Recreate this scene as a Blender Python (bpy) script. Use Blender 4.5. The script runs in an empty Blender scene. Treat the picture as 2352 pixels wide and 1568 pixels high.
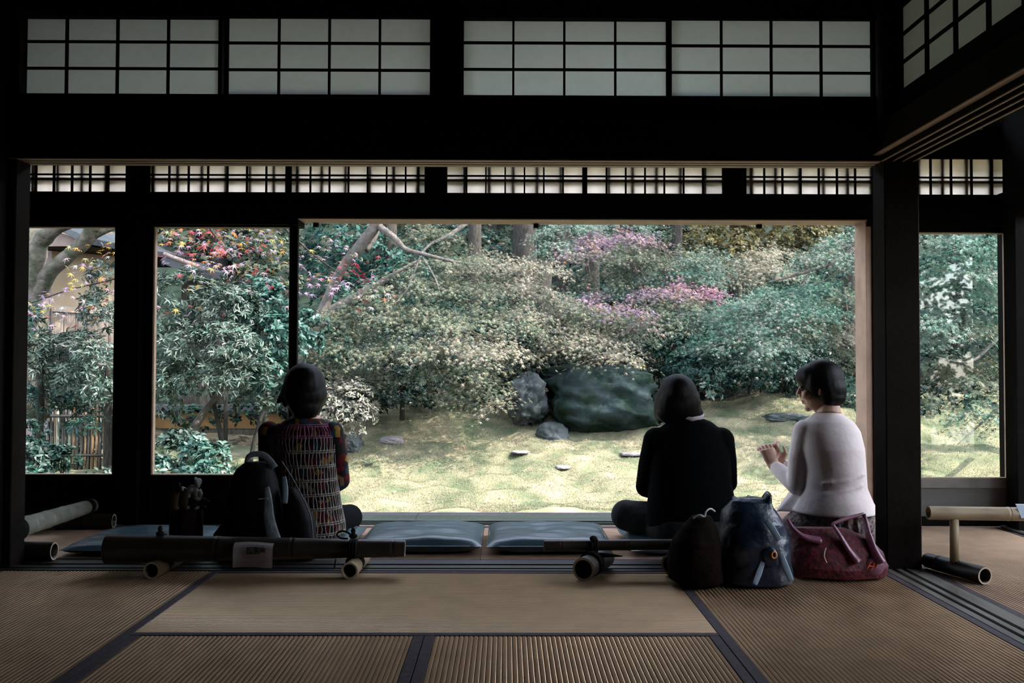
import bpy, math, random
import numpy as np
from mathutils import Vector, Matrix, noise as mnoise

C = bpy.context.scene.collection
S = bpy.context.scene
random.seed(7)
RNG = np.random.default_rng(11)

# ------------------------------------------------------------------ camera
F = 2150.0
EYE = Vector((0.0, 0.0, 0.86))
_yaw, _pitch, _roll = math.atan(11 / F), math.atan(57 / F), 0.0026
_f = Vector((math.sin(_yaw) * math.cos(_pitch), math.cos(_yaw) * math.cos(_pitch), math.sin(_pitch)))
_r0 = Vector((math.cos(_yaw), -math.sin(_yaw), 0))
_u0 = _r0.cross(_f)
_r = _r0 * math.cos(_roll) + _u0 * math.sin(_roll)
_u = _u0 * math.cos(_roll) - _r0 * math.sin(_roll)
cd = bpy.data.cameras.new('camera')
cam = bpy.data.objects.new('camera', cd)
C.objects.link(cam)
cd.sensor_width = 36.0
cd.lens = F / 2352 * 36.0
cd.clip_end = 300
cam.matrix_world = Matrix(((_r.x, _u.x, -_f.x, EYE.x), (_r.y, _u.y, -_f.y, EYE.y), (_r.z, _u.z, -_f.z, EYE.z), (0, 0, 0, 1)))
S.camera = cam

# ------------------------------------------------------------------ sky, sun, exposure
S.view_settings.view_transform = 'Standard'
S.view_settings.look = 'None'
S.view_settings.gamma = 1.0
S.view_settings.exposure = EXPOSURE = 0.85
S.view_settings.use_curve_mapping = False
w = bpy.data.worlds.new('World')
S.world = w
w.use_nodes = True
nt = w.node_tree
bg = nt.nodes['Background']
sky = nt.nodes.new('ShaderNodeTexSky')
sky.sky_type = 'NISHITA'
sky.sun_disc = False
SUN_DIR = Vector((-0.62, 0.16, -0.80)).normalized()      # the way the light travels
sky.sun_elevation = math.asin(-SUN_DIR.z)
sky.sun_rotation = math.atan2(-SUN_DIR.x, -SUN_DIR.y)
hs_ = nt.nodes.new('ShaderNodeHueSaturation')
hs_.inputs['Saturation'].default_value = .5
nt.links.new(sky.outputs[0], hs_.inputs['Color'])
nt.links.new(hs_.outputs[0], bg.inputs[0])
bg.inputs[1].default_value = 1.25
sl = bpy.data.lights.new('sun', 'SUN')
sl.energy = 13.0
sl.angle = math.radians(0.6)
sl.color = (1.0, 0.93, 0.82)
sun = bpy.data.objects.new('sun', sl)
C.objects.link(sun)
sun.rotation_euler = SUN_DIR.to_track_quat('-Z', 'Y').to_euler()
sun.location = (6, -2, 12)
S.cycles.use_denoising = True
S.cycles.max_bounces = 10
S.cycles.diffuse_bounces = 5
S.cycles.transparent_max_bounces = 12
S.cycles.sample_clamp_indirect = 6.0


# ------------------------------------------------------------------ helpers
def W(px, py, Y):
    """The point of the place seen at pixel (px, py), at distance Y along the room."""
    d = _f + _r * ((px - 1176) / F) + _u * ((784 - py) / F)
    return EYE + d * (Y / d.y)


def X(px, Y, py=800):
    return W(px, py, Y).x


def Z(py, Y, px=1176):
    return W(px, py, Y).z


def tag(o, label=None, cat=None, group=None, kind=None):
    if label: o['label'] = label
    if cat: o['category'] = cat
    if group: o['group'] = group
    if kind: o['kind'] = kind
    return o


def empty(name, loc=(0, 0, 0), label=None, cat=None, group=None, kind=None, rz=0):
    o = bpy.data.objects.new(name, None)
    C.objects.link(o)
    o.location = loc
    o.rotation_euler = (0, 0, rz)
    o.empty_display_size = 0.1
    return tag(o, label, cat, group, kind)


def link(name, me, m=None, parent=None, loc=None, world=True):
    o = bpy.data.objects.new(name, me)
    C.objects.link(o)
    if m is not None and not me.materials:
        me.materials.append(m)
    if parent is not None:
        o.parent = parent
        if world:       # mesh data is in world coordinates: undo the parents' placement
            mw = Matrix.Identity(4)
            p = parent
            while p is not None:
                mw = p.matrix_basis @ mw
                p = p.parent
            o.matrix_basis = mw.inverted()
    if loc is not None:
        o.location = loc
    return o


class MB:
    """Collects shapes and links them as one mesh."""
    def __init__(s):
        s.v, s.f = [], []

    def add(s, v, f):
        n = len(s.v)
        s.v += [tuple(p) for p in v]
        s.f += [tuple(i + n for i in q) for q in f]
        return s

    def box(s, x0, x1, y0, y1, z0, z1, b=0.0):
        if b <= 0:
            v = [(x0, y0, z0), (x1, y0, z0), (x1, y1, z0), (x0, y1, z0), (x0, y0, z1), (x1, y0, z1), (x1, y1, z1), (x0, y1, z1)]
            f = [(0, 3, 2, 1), (4, 5, 6, 7), (0, 1, 5, 4), (1, 2, 6, 5), (2, 3, 7, 6), (3, 0, 4, 7)]
            return s.add(v, f)
        v, f = [], []
        rings = [(x0 + b, x1 - b, y0 + b, y1 - b, z0), (x0, x1, y0, y1, z0 + b), (x0, x1, y0, y1, z1 - b), (x0 + b, x1 - b, y0 + b, y1 - b, z1)]
        for k, (a, c, d, e, z) in enumerate(rings):
            q = b if k in (1, 2) else b * .5
            v += [(a + q, d, z), (c - q, d, z), (c, d + q, z), (c, e - q, z), (c - q, e, z), (a + q, e, z), (a, e - q, z), (a, d + q, z)]
        for k in range(3):
            for i in range(8):
                j = (i + 1) % 8
                f.append((k * 8 + i, k * 8 + j, k * 8 + 8 + j, k * 8 + 8 + i))
        f.append(tuple(range(7, -1, -1)))
        f.append(tuple(range(24, 32)))
        return s.add(v, f)

    def tube(s, pts, rad, n=10, caps=True, squash=None, up=None):
        pts = [Vector(p) for p in pts]
        m = len(pts)
        if not hasattr(rad, '__len__'):
            rad = [rad] * m
        v, f = [], []
        prev = None
        for i, p in enumerate(pts):
            t = (pts[min(i + 1, m - 1)] - pts[max(i - 1, 0)]).normalized()
            if prev is None:
                a = Vector(up) if up else (Vector((0, 0, 1)) if abs(t.z) < .9 else Vector((1, 0, 0)))
                x = a.cross(t).normalized()
            else:
                x = (prev - t * prev.dot(t)).normalized()
            prev = x
            y = t.cross(x)
            r = rad[i]
            rx, ry = r if hasattr(r, '__len__') else (r, r)
            for k in range(n):
                a = 2 * math.pi * k / n
                v.append(p + x * (rx * math.cos(a)) + y * (ry * math.sin(a)))
        for i in range(m - 1):
            for k in range(n):
                j = (k + 1) % n
                f.append((i * n + k, i * n + j, (i + 1) * n + j, (i + 1) * n + k))
        if caps:
            f.append(tuple(range(n - 1, -1, -1)))
            f.append(tuple(range((m - 1) * n, m * n)))
        return s.add(v, f)

    def curve(s, pts, rad, n=10, up=None, sub=5):
        """tube() along a smooth run through the points."""
        pts = [Vector(p) for p in pts]
        m = len(pts)
        if not hasattr(rad, '__len__'):
            rad = [rad] * m
        R = [Vector(r) if hasattr(r, '__len__') else Vector((r, r)) for r in rad]
        Q, T = [], []
        for i in range(m - 1):
            p0, p1, p2, p3 = pts[max(i - 1, 0)], pts[i], pts[i + 1], pts[min(i + 2, m - 1)]
            for k in range(sub):
                t = k / sub
                Q.append(.5 * ((2 * p1) + (p2 - p0) * t + (2 * p0 - 5 * p1 + 4 * p2 - p3) * t * t + (3 * p1 - p0 - 3 * p2 + p3) * t ** 3))
                T.append(tuple(R[i] * (1 - t) + R[i + 1] * t))
        return s.tube(Q + [pts[-1]], T + [tuple(R[-1])], n, up=up)

    def loft(s, rings, n=28, e=2.0):
        """rings: (centre, rx, ry); superellipse sections in the horizontal plane, closed at both ends."""
        v, f = [], []
        m = len(rings)
        for c, rx, ry in rings:
            for k in range(n):
                a = 2 * math.pi * k / n
                ca, sa = math.cos(a), math.sin(a)
                v.append((c[0] + rx * math.copysign(abs(ca) ** (2 / e), ca), c[1] + ry * math.copysign(abs(sa) ** (2 / e), sa), c[2]))
        for i in range(m - 1):
            for k in range(n):
                j = (k + 1) % n
                f.append((i * n + k, i * n + j, (i + 1) * n + j, (i + 1) * n + k))
        f.append(tuple(range(n - 1, -1, -1)))
        f.append(tuple(range((m - 1) * n, m * n)))
        return s.add(v, f)

    def ball(s, c, r, n=16, m=10, M=None):
        c = Vector(c)
        if not hasattr(r, '__len__'):
            r = (r, r, r)
        v, f = [], []
        for i in range(m + 1):
            th = math.pi * i / m
            for k in range(n):
                a = 2 * math.pi * k / n
                q = Vector((r[0] * math.sin(th) * math.cos(a), r[1] * math.sin(th) * math.sin(a), r[2] * math.cos(th)))
                if M is not None:
                    q = M @ q
                v.append(c + q)
        for i in range(m):
            for k in range(n):
                j = (k + 1) % n
                f.append((i * n + k, (i + 1) * n + k, (i + 1) * n + j, i * n + j))
        return s.add(v, f)

    def build(s, name, m, parent=None, smooth=False, mod=None, merge=False):
        me = bpy.data.meshes.new(name)
        me.from_pydata([tuple(p) for p in s.v], [], s.f)
        if smooth:
            me.polygons.foreach_set('use_smooth', [True] * len(me.polygons))
        me.update()
        return link(name, me, m, parent)

    def skin(s, name, m, parent=None, voxel=0.008, smooth=4):
        """Fuses the collected shapes into one continuous surface."""
        me = bpy.data.meshes.new(name)
        me.from_pydata([tuple(p) for p in s.v], [], s.f)
        t = bpy.data.objects.new(name + '_t', me)
        C.objects.link(t)
        r = t.modifiers.new('r', 'REMESH')
        r.mode = 'VOXEL'
        r.voxel_size = voxel
        r.use_smooth_shade = True
        if smooth:
            q = t.modifiers.new('s', 'SMOOTH')
            q.iterations = smooth
            q.factor = .5
        dg = bpy.context.evaluated_depsgraph_get()
        out = bpy.data.meshes.new_from_object(t.evaluated_get(dg))
        bpy.data.objects.remove(t)
        out.name = name
        out.materials.clear()
        out.polygons.foreach_set('use_smooth', [True] * len(out.polygons))
        return link(name, out, m, parent)


# ------------------------------------------------------------------ materials
MATS = {}


def mat(name, col, rough=.6, spec=.3, var=0.0, vscale=8.0, bump=0.0, bscale=60.0, stretch=None, col2=None, metal=0.0):
    """Plain procedural surface: two tones mixed by noise, fine noise relief."""
    if name in MATS:
        return MATS[name]
    m = bpy.data.materials.new(name)
    m.use_nodes = True
    n = m.node_tree.nodes
    L = m.node_tree.links
    p = n['Principled BSDF']
    p.inputs['Roughness'].default_value = rough
    p.inputs['Specular IOR Level'].default_value = spec
    p.inputs['Metallic'].default_value = metal
    p.inputs['Base Color'].default_value = (*col, 1)
    tc = n.new('ShaderNodeTexCoord')
    mp = n.new('ShaderNodeMapping')
    L.new(tc.outputs['Object'], mp.inputs[0])
    if stretch:
        mp.inputs['Scale'].default_value = stretch
    if var > 0 or col2:
        t = n.new('ShaderNodeTexNoise')
        t.inputs['Scale'].default_value = vscale
        t.inputs['Detail'].default_value = 5
        L.new(mp.outputs[0], t.inputs['Vector'])
        rp = n.new('ShaderNodeValToRGB')
        c2 = col2 if col2 else tuple(c * (1 - var) for c in col)
        rp.color_ramp.elements[0].color = (*c2, 1)
        rp.color_ramp.elements[0].position = .36
        rp.color_ramp.elements[1].color = (*col, 1)
        rp.color_ramp.elements[1].position = .64
        L.new(t.outputs[0], rp.inputs[0])
        L.new(rp.outputs[0], p.inputs['Base Color'])
    if bump > 0:
        t2 = n.new('ShaderNodeTexNoise')
        t2.inputs['Scale'].default_value = bscale
        t2.inputs['Detail'].default_value = 4
        L.new(mp.outputs[0], t2.inputs['Vector'])
        b = n.new('ShaderNodeBump')
        b.inputs['Strength'].default_value = bump
        b.inputs['Distance'].default_value = .02
        L.new(t2.outputs[0], b.inputs['Height'])
        L.new(b.outputs[0], p.inputs['Normal'])
    MATS[name] = m
    return m


def paper_mat(name, col, trans):
    m = bpy.data.materials.new(name)
    m.use_nodes = True
    n, L = m.node_tree.nodes, m.node_tree.links
    n.remove(n['Principled BSDF'])
    d = n.new('ShaderNodeBsdfDiffuse')
    t = n.new('ShaderNodeBsdfTranslucent')
    x = n.new('ShaderNodeMixShader')
    x.inputs[0].default_value = trans
    tc = n.new('ShaderNodeTexCoord')
    z = n.new('ShaderNodeTexNoise')
    z.inputs['Scale'].default_value = 30
    z.inputs['Detail'].default_value = 6
    L.new(tc.outputs['Object'], z.inputs['Vector'])
    r = n.new('ShaderNodeValToRGB')
    r.color_ramp.elements[0].color = (*[c * .9 for c in col], 1)
    r.color_ramp.elements[1].color = (*col, 1)
    L.new(z.outputs[0], r.inputs[0])
    for q in (d, t):
        L.new(r.outputs[0], q.inputs[0])
    L.new(d.outputs[0], x.inputs[1])
    L.new(t.outputs[0], x.inputs[2])
    L.new(x.outputs[0], n['Material Output'].inputs[0])
    return m


def glass_mat():
    m = bpy.data.materials.new('old_window_glass')
    m.use_nodes = True
    n, L = m.node_tree.nodes, m.node_tree.links
    n.remove(n['Principled BSDF'])
    t = n.new('ShaderNodeBsdfTransparent')
    t.inputs[0].default_value = (.93, .96, .95, 1)
    g = n.new('ShaderNodeBsdfGlossy')
    g.inputs['Roughness'].default_value = .02
    fr = n.new('ShaderNodeFresnel')
    fr.inputs[0].default_value = 1.45
    z = n.new('ShaderNodeTexNoise')
    z.inputs['Scale'].default_value = 5
    b = n.new('ShaderNodeBump')
    b.inputs['Strength'].default_value = .06
    tc = n.new('ShaderNodeTexCoord')
    L.new(tc.outputs['Object'], z.inputs['Vector'])
    L.new(z.outputs[0], b.inputs['Height'])
    L.new(b.outputs[0], g.inputs['Normal'])
    x = n.new('ShaderNodeMixShader')
    L.new(fr.outputs[0], x.inputs[0])
    L.new(t.outputs[0], x.inputs[1])
    L.new(g.outputs[0], x.inputs[2])
    L.new(x.outputs[0], n['Material Output'].inputs[0])
    return m


def leaf_mat(name, trans=.35, rough=.45, spec=.35):
    """Leaf surface whose hue comes from the leaf's colour attribute."""
    m = bpy.data.materials.new(name)
    m.use_nodes = True
    n, L = m.node_tree.nodes, m.node_tree.links
    p = n['Principled BSDF']
    p.inputs['Roughness'].default_value = rough
    p.inputs['Specular IOR Level'].default_value = spec
    a = n.new('ShaderNodeAttribute')
    a.attribute_name = 'Col'
    L.new(a.outputs['Color'], p.inputs['Base Color'])
    t = n.new('ShaderNodeBsdfTranslucent')
    L.new(a.outputs['Color'], t.inputs[0])
    x = n.new('ShaderNodeMixShader')
    x.inputs[0].default_value = trans
    L.new(p.outputs[0], x.inputs[1])
    L.new(t.outputs[0], x.inputs[2])
    L.new(x.outputs[0], n['Material Output'].inputs[0])
    return m


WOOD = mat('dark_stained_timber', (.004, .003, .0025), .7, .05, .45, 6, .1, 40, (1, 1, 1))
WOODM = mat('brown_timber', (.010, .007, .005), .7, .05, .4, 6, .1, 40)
EDGE = mat('lit_cedar_edge', (.34, .22, .16), .55, .3, .25, 10, .05, 60)  # pale wood, with light on undersides and reveals put into the colour
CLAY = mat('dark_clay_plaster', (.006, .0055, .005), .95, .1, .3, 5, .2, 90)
PAPER_T = paper_mat('washi_paper_upper', (.90, .95, 1.0), .88)
PAPER_B = paper_mat('washi_paper_lower', (.99, .90, .80), .95)
GLASS = glass_mat()


def rush_mat(name, dif, gl, fibre, rough=.5):
    """Woven rush: matt body plus the silky sheen of straws that run along one direction."""
    m = mat(name + '_body', dif, .9, 0.0, .25, 9, .12, 320).copy()
    m.name = name
    n, L = m.node_tree.nodes, m.node_tree.links
    g = n.new('ShaderNodeBsdfAnisotropic')
    g.inputs['Color'].default_value = (*gl, 1)
    g.inputs['Roughness'].default_value = rough
    g.inputs['Anisotropy'].default_value = .85
    t = n.new('ShaderNodeCombineXYZ')
    t.inputs[0].default_value, t.inputs[1].default_value = (1, 0) if fibre == 'x' else (0, 1)
    L.new(t.outputs[0], g.inputs['Tangent'])
    x = n.new('ShaderNodeMixShader')
    x.inputs[0].default_value = .55
    L.new(n['Principled BSDF'].outputs[0], x.inputs[1])
    L.new(g.outputs[0], x.inputs[2])
    L.new(x.outputs[0], n['Material Output'].inputs[0])
    return m


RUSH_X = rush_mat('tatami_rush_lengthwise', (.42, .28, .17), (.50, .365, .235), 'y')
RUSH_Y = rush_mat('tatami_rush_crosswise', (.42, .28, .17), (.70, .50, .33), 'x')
RUSH_LIT = rush_mat('tatami_rush_doorway_lit', (.70, .47, .34), (.50, .35, .26), 'y')  # paler copy: light from the doorway is put into the rush colour
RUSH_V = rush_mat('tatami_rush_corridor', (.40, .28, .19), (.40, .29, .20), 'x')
MAT_STRAW = MAT_STRAW2 = None
HERI = mat('tatami_border_cloth', (.05, .038, .046), .8, .2, .35, 40, .15, 300)
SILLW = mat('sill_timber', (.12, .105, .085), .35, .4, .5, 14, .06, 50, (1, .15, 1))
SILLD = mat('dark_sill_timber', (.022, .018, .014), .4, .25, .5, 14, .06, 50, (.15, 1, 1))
BAMBOO = mat('dry_bamboo', (.33, .25, .15), .42, .4, .4, 7, .06, 60)
BAMBOO_G = mat('grey_green_bamboo', (.17, .17, .135), .4, .4, .5, 9, .06, 60)
BAMBOO_D = mat('dark_old_bamboo', (.02, .014, .009), .45, .35, .4, 9, .06, 60)
ROPE = mat('black_palm_rope', (.012, .011, .010), .9, .1, .3, 60, .4, 200)

# ------------------------------------------------------------------ the room
def struct(name, mb, m, parent=None, label=None):
    o = mb.build(name, m, parent)
    if parent is None:
        o['kind'] = 'structure'
        if label: o['label'] = label
    return o


YI0, YI1 = 4.00, 4.12          # row of inner posts
YO0, YO1 = 5.08, 5.24          # outer door frames
XR0, XR1 = 1.605, 1.765        # line of posts on the right of the main room
XL = -2.14

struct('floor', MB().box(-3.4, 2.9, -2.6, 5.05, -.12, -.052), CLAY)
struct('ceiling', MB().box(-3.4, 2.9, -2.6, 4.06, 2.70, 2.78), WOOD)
struct('ceiling_verandah', MB().box(-3.4, 2.9, 4.06, 5.3, 2.70, 2.78), mat('pale_bounce_boards', (.46, .47, .48), .7, .2, .2, 6))  # unseen; made pale to bounce light onto the upper paper
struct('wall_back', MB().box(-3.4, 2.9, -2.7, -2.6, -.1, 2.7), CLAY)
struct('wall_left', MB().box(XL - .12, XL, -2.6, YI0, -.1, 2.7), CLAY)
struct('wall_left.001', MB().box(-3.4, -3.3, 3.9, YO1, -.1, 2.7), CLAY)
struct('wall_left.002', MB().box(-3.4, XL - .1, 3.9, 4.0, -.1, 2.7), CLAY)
rf_ = [(-3.8, -3, 3.5), (5.2, -3, 3.3), (5.2, 5.65, 2.95), (-3.8, 5.65, 3.0)]  # unseen; eaves shaped to keep sun off the mats and admit sky
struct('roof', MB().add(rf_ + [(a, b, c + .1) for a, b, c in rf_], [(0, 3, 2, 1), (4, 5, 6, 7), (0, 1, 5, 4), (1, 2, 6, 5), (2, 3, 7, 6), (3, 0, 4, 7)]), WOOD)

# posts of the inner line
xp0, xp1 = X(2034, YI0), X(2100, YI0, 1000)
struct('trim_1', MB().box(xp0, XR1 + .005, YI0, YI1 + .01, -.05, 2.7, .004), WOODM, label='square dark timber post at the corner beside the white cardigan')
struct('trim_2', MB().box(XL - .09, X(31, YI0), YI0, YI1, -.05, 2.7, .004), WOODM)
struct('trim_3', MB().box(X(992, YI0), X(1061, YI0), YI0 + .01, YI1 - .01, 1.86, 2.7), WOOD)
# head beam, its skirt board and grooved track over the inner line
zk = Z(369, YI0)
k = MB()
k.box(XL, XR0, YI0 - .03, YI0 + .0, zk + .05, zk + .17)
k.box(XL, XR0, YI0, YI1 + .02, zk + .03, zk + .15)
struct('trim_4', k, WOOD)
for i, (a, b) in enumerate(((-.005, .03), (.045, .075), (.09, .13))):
    struct('trim_5' if i == 0 else 'trim_5.%03d' % i, MB().box(XL, XR0, YI0 + a, YI0 + b, zk, zk + .0045), EDGE)  # strips paint the lit groove lines on the underside
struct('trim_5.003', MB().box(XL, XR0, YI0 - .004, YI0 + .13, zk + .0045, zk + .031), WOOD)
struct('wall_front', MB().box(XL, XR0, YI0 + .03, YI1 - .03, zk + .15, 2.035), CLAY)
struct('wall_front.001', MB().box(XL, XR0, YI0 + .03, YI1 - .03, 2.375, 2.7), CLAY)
# floor track of the inner line
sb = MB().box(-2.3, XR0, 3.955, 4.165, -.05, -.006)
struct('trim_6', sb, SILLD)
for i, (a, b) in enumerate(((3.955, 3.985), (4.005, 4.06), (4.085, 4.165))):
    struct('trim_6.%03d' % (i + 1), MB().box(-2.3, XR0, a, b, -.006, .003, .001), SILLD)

# right side: skirt board, grooved head track, floor track
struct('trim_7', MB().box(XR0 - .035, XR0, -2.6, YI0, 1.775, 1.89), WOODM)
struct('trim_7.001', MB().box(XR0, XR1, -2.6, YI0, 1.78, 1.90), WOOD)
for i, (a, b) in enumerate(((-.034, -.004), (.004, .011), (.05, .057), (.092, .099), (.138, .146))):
    struct('trim_8' if i == 0 else 'trim_8.%03d' % i, MB().box(XR0 + a, XR0 + b, -2.6, YI0, 1.745 if i else 1.770, 1.749 if i else 1.7745), EDGE)  # pale strips stand for lit lines under the side track
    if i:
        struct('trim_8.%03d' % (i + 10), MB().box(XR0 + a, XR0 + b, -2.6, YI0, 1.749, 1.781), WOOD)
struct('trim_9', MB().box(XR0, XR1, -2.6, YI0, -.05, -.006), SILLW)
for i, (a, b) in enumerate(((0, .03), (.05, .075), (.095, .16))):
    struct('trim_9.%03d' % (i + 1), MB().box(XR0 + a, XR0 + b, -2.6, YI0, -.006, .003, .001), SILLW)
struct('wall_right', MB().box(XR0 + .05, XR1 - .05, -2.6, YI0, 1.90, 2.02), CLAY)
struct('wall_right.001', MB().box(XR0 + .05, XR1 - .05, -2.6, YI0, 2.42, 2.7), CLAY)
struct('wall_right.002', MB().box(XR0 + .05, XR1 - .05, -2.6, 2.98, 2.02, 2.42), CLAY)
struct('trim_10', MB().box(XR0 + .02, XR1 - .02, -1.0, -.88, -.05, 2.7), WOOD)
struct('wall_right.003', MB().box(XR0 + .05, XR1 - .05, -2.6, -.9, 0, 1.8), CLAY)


# ------------------------------------------------------------------ tatami
def tatami(x0, x1, y0, y1, along, m, label):
    t = empty('tatami_mat', ((x0 + x1) / 2, (y0 + y1) / 2, -.05), label, 'mat', 'rush floor mats')
    v, f = [], []
    if along == 'x':
        a0, a1, b0, b1 = y0, y1, x0, x1
    else:
        a0, a1, b0, b1 = x0, x1, y0, y1
    hb = .034
    n = int((a1 - a0 - 2 * hb) / .0152)
    prof = []
    st = (a1 - a0 - 2 * hb) / n
    for i in range(n):
        s = a0 + hb + i * st
        prof += [(s, -.0034), (s + st * .16, -.0008), (s + st * .5, 0), (s + st * .84, -.0008)]
    prof.append((a1 - hb, -.0034))
    for a, z in prof:
        for b in (b0, b1):
            v.append((b, a, z) if along == 'x' else (a, b, z))
    for i in range(len(prof) - 1):
        q = (2 * i, 2 * i + 1, 2 * i + 3, 2 * i + 2)
        f.append(q if along == 'x' else q[::-1])
    m = (RUSH_X if along == 'x' else RUSH_Y) if y0 < 3.5 and x0 < XR0 else (RUSH_LIT if along == 'x' else RUSH_V)
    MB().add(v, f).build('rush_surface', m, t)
    bm = MB()
    if along == 'x':
        bm.box(x0, x1, y0 + hb, y1 - hb, -.05, -.006)
    else:
        bm.box(x0 + hb, x1 - hb, y0, y1, -.05, -.006)
    bm.build('mat_core', m, t)
    for s in (0, 1):
        h = MB()
        g = .0015
        if along == 'x':
            ya = y0 + g if s == 0 else y1 - hb
            h.box(x0, x1, ya, ya + hb - g, -.05, .0012, .001)
        else:
            xa = x0 + g if s == 0 else x1 - hb
            h.box(xa, xa + hb - g, y0, y1, -.05, .0012, .001)
        h.build('border_cloth', HERI, t)
    return t


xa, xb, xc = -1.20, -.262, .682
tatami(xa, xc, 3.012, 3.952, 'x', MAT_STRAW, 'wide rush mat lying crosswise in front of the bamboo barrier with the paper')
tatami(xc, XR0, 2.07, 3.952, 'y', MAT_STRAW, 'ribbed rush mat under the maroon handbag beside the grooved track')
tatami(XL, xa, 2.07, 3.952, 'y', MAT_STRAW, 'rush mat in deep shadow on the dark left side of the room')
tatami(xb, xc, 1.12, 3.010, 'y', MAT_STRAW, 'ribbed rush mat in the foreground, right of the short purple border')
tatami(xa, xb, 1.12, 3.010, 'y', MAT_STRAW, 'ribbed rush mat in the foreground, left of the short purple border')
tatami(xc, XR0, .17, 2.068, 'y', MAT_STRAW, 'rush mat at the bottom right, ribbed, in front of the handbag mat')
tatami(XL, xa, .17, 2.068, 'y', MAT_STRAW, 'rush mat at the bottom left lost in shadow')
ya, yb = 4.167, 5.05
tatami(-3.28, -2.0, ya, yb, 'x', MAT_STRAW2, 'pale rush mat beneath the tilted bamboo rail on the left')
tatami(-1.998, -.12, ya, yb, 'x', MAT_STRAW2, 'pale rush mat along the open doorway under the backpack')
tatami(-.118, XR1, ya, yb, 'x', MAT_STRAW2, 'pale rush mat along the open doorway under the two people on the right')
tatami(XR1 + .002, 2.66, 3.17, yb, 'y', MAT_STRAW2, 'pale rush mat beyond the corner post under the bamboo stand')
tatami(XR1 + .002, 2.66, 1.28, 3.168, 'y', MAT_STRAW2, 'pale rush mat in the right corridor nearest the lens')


# ------------------------------------------------------------------ paper transoms
def lattice_window(n, x0, x1, z0, z1, Y, xs, zs, bar, paper, frame=.016, along='x', d=.02):
    """Paper window: frame, bars and one sheet of paper for each field. xs, zs: inner bar positions."""
    root = empty('window_%d' % n, ((x0 + x1) / 2, Y, z0) if along == 'x' else (Y, (x0 + x1) / 2, z0), kind='structure')

    def bx(a0, a1, b0, b1, c0, c1):
        return MB().box(a0, a1, b0, b1, c0, c1) if along == 'x' else MB().box(b0, b1, a0, a1, c0, c1)
    fr = MB()
    for q in ((x0 - frame, x0, z0 - frame, z1 + frame), (x1, x1 + frame, z0 - frame, z1 + frame), (x0, x1, z0 - frame, z0), (x0, x1, z1, z1 + frame)):
        fr.v, fr.f = fr.v, fr.f
        b = bx(q[0], q[1], Y - .012, Y + d, q[2], q[3])
        fr.add(b.v, b.f)
    fr.build('frame', WOOD, root)
    for x in xs:
        bx(x - bar / 2, x + bar / 2, Y - .008, Y + .008, z0, z1).build('muntin', WOOD, root)
    for z in zs:
        bx(x0, x1, Y - .007, Y + .007, z - bar / 2, z + bar / 2).build('muntin', WOOD, root)
    gx, gz = [x0] + list(xs) + [x1], [z0] + list(zs) + [z1]
    for i in range(len(gx) - 1):
        for j in range(len(gz) - 1):
            b = bx(gx[i], gx[i + 1], Y + .0085, Y + .0089, gz[j], gz[j + 1])
            v = b.v[:4] + b.v[4:]
            b.build('pane', paper, root)
    return root


wn = 1
zr0, zr1 = Z(220, 4.05), Z(36, 4.05)
for i, (a, b, dz, Y) in enumerate(((37, 503, 0, 4.066), (525, 988, -.008, 4.05), (1062, 1530, 0.003, 4.066), (1542, 2000, -.012, 4.05))):
    x0, x1 = X(a, Y, 130), X(b, Y, 130)
    xs = [x0 + (x1 - x0) * k / 4 for k in (1, 2, 3)]
    z0, z1 = zr0 + dz, zr1 + dz
    lattice_window(wn, x0, x1, z0, z1, Y, xs, [z0 + (z1 - z0) * k / 3 for k in (1, 2)], .0095, PAPER_T)
    wn += 1
# right side, above the grooved head track
y0, y1 = 3.0, 3.965
lattice_window(wn, y0, y1, 2.04, 2.40, 1.685, [y0 + (y1 - y0) * k / 4 for k in (1, 2, 3)], [2.16, 2.28], .0095, PAPER_T, along='y')
wn += 1
# outer transoms between posts
zt0, ztm, zt1 = Z(443, YO0), Z(403, YO0), Z(360, YO0)
tr = ((38, 288, 6), (342, 655, 7), (668, 975, 7), (1027, 1338, 7), (1349, 1660, 7), (1715, 2008, 7), (2093, 2328, 5))
for a, b, n in tr:
    x0, x1 = X(a, YO0, 410), X(b, YO0, 410)
    xs = [x0 + (x1 - x0) * k / n for k in range(1, n)]
    wd = lattice_window(wn, x0, x1, zt0, zt1, YO0 + .014, xs, [ztm], .0085, PAPER_B, frame=.013)
    # outer protective lattice, close behind the paper
    st = .131
    p = math.floor(x0 / st) * st + .03
    while p < x1:
        if p > x0 + .01:
            MB().box(p - .013, p + .013, YO0 + .0265, YO0 + .05, zt0 - .02, zt1).build('outer_bar', WOOD, wd)
        p += st
    MB().box(x0, x1, YO0 + .0265, YO0 + .05, ztm - .032, ztm - .013).build('outer_rail', WOOD, wd)
    wn += 1

# ------------------------------------------------------------------ outer wall
zh = Z(505, YO0)               # underside of the door head
hb = MB().box(-3.3, 2.9, YO0 - .01, YO1, zh + .045, zt0 - .013)
hb.box(-3.3, 2.9, YO0 - .03, YO0 - .01, zh + .05, zh + .085)
struct('trim_11', hb, WOOD)
struct('trim_12', MB().box(X(683, YO0), X(1992, YO0), YO0 - .012, YO1, zh, zh + .006), EDGE)  # strip paints the lit underside of the door head
struct('trim_12.003', MB().box(X(683, YO0), X(1992, YO0), YO0 - .012, YO1, zh + .006, zh + .046), WOOD)
struct('trim_12.001', MB().box(-3.3, X(683, YO0), YO0 - .012, YO1, zh - .03, zh + .046), WOOD)
struct('trim_12.002', MB().box(X(1992, YO0), 2.9, YO0 - .012, YO1, zh - .03, zh + .046), WOOD)
struct('wall_front.002', MB().box(-3.3, 2.9, YO0, YO1, zt1 + .013, 2.16), CLAY)
struct('wall_front.003', MB().box(-3.3, 2.9, YO0, YO1, 2.50, 2.70), CLAY)
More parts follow.
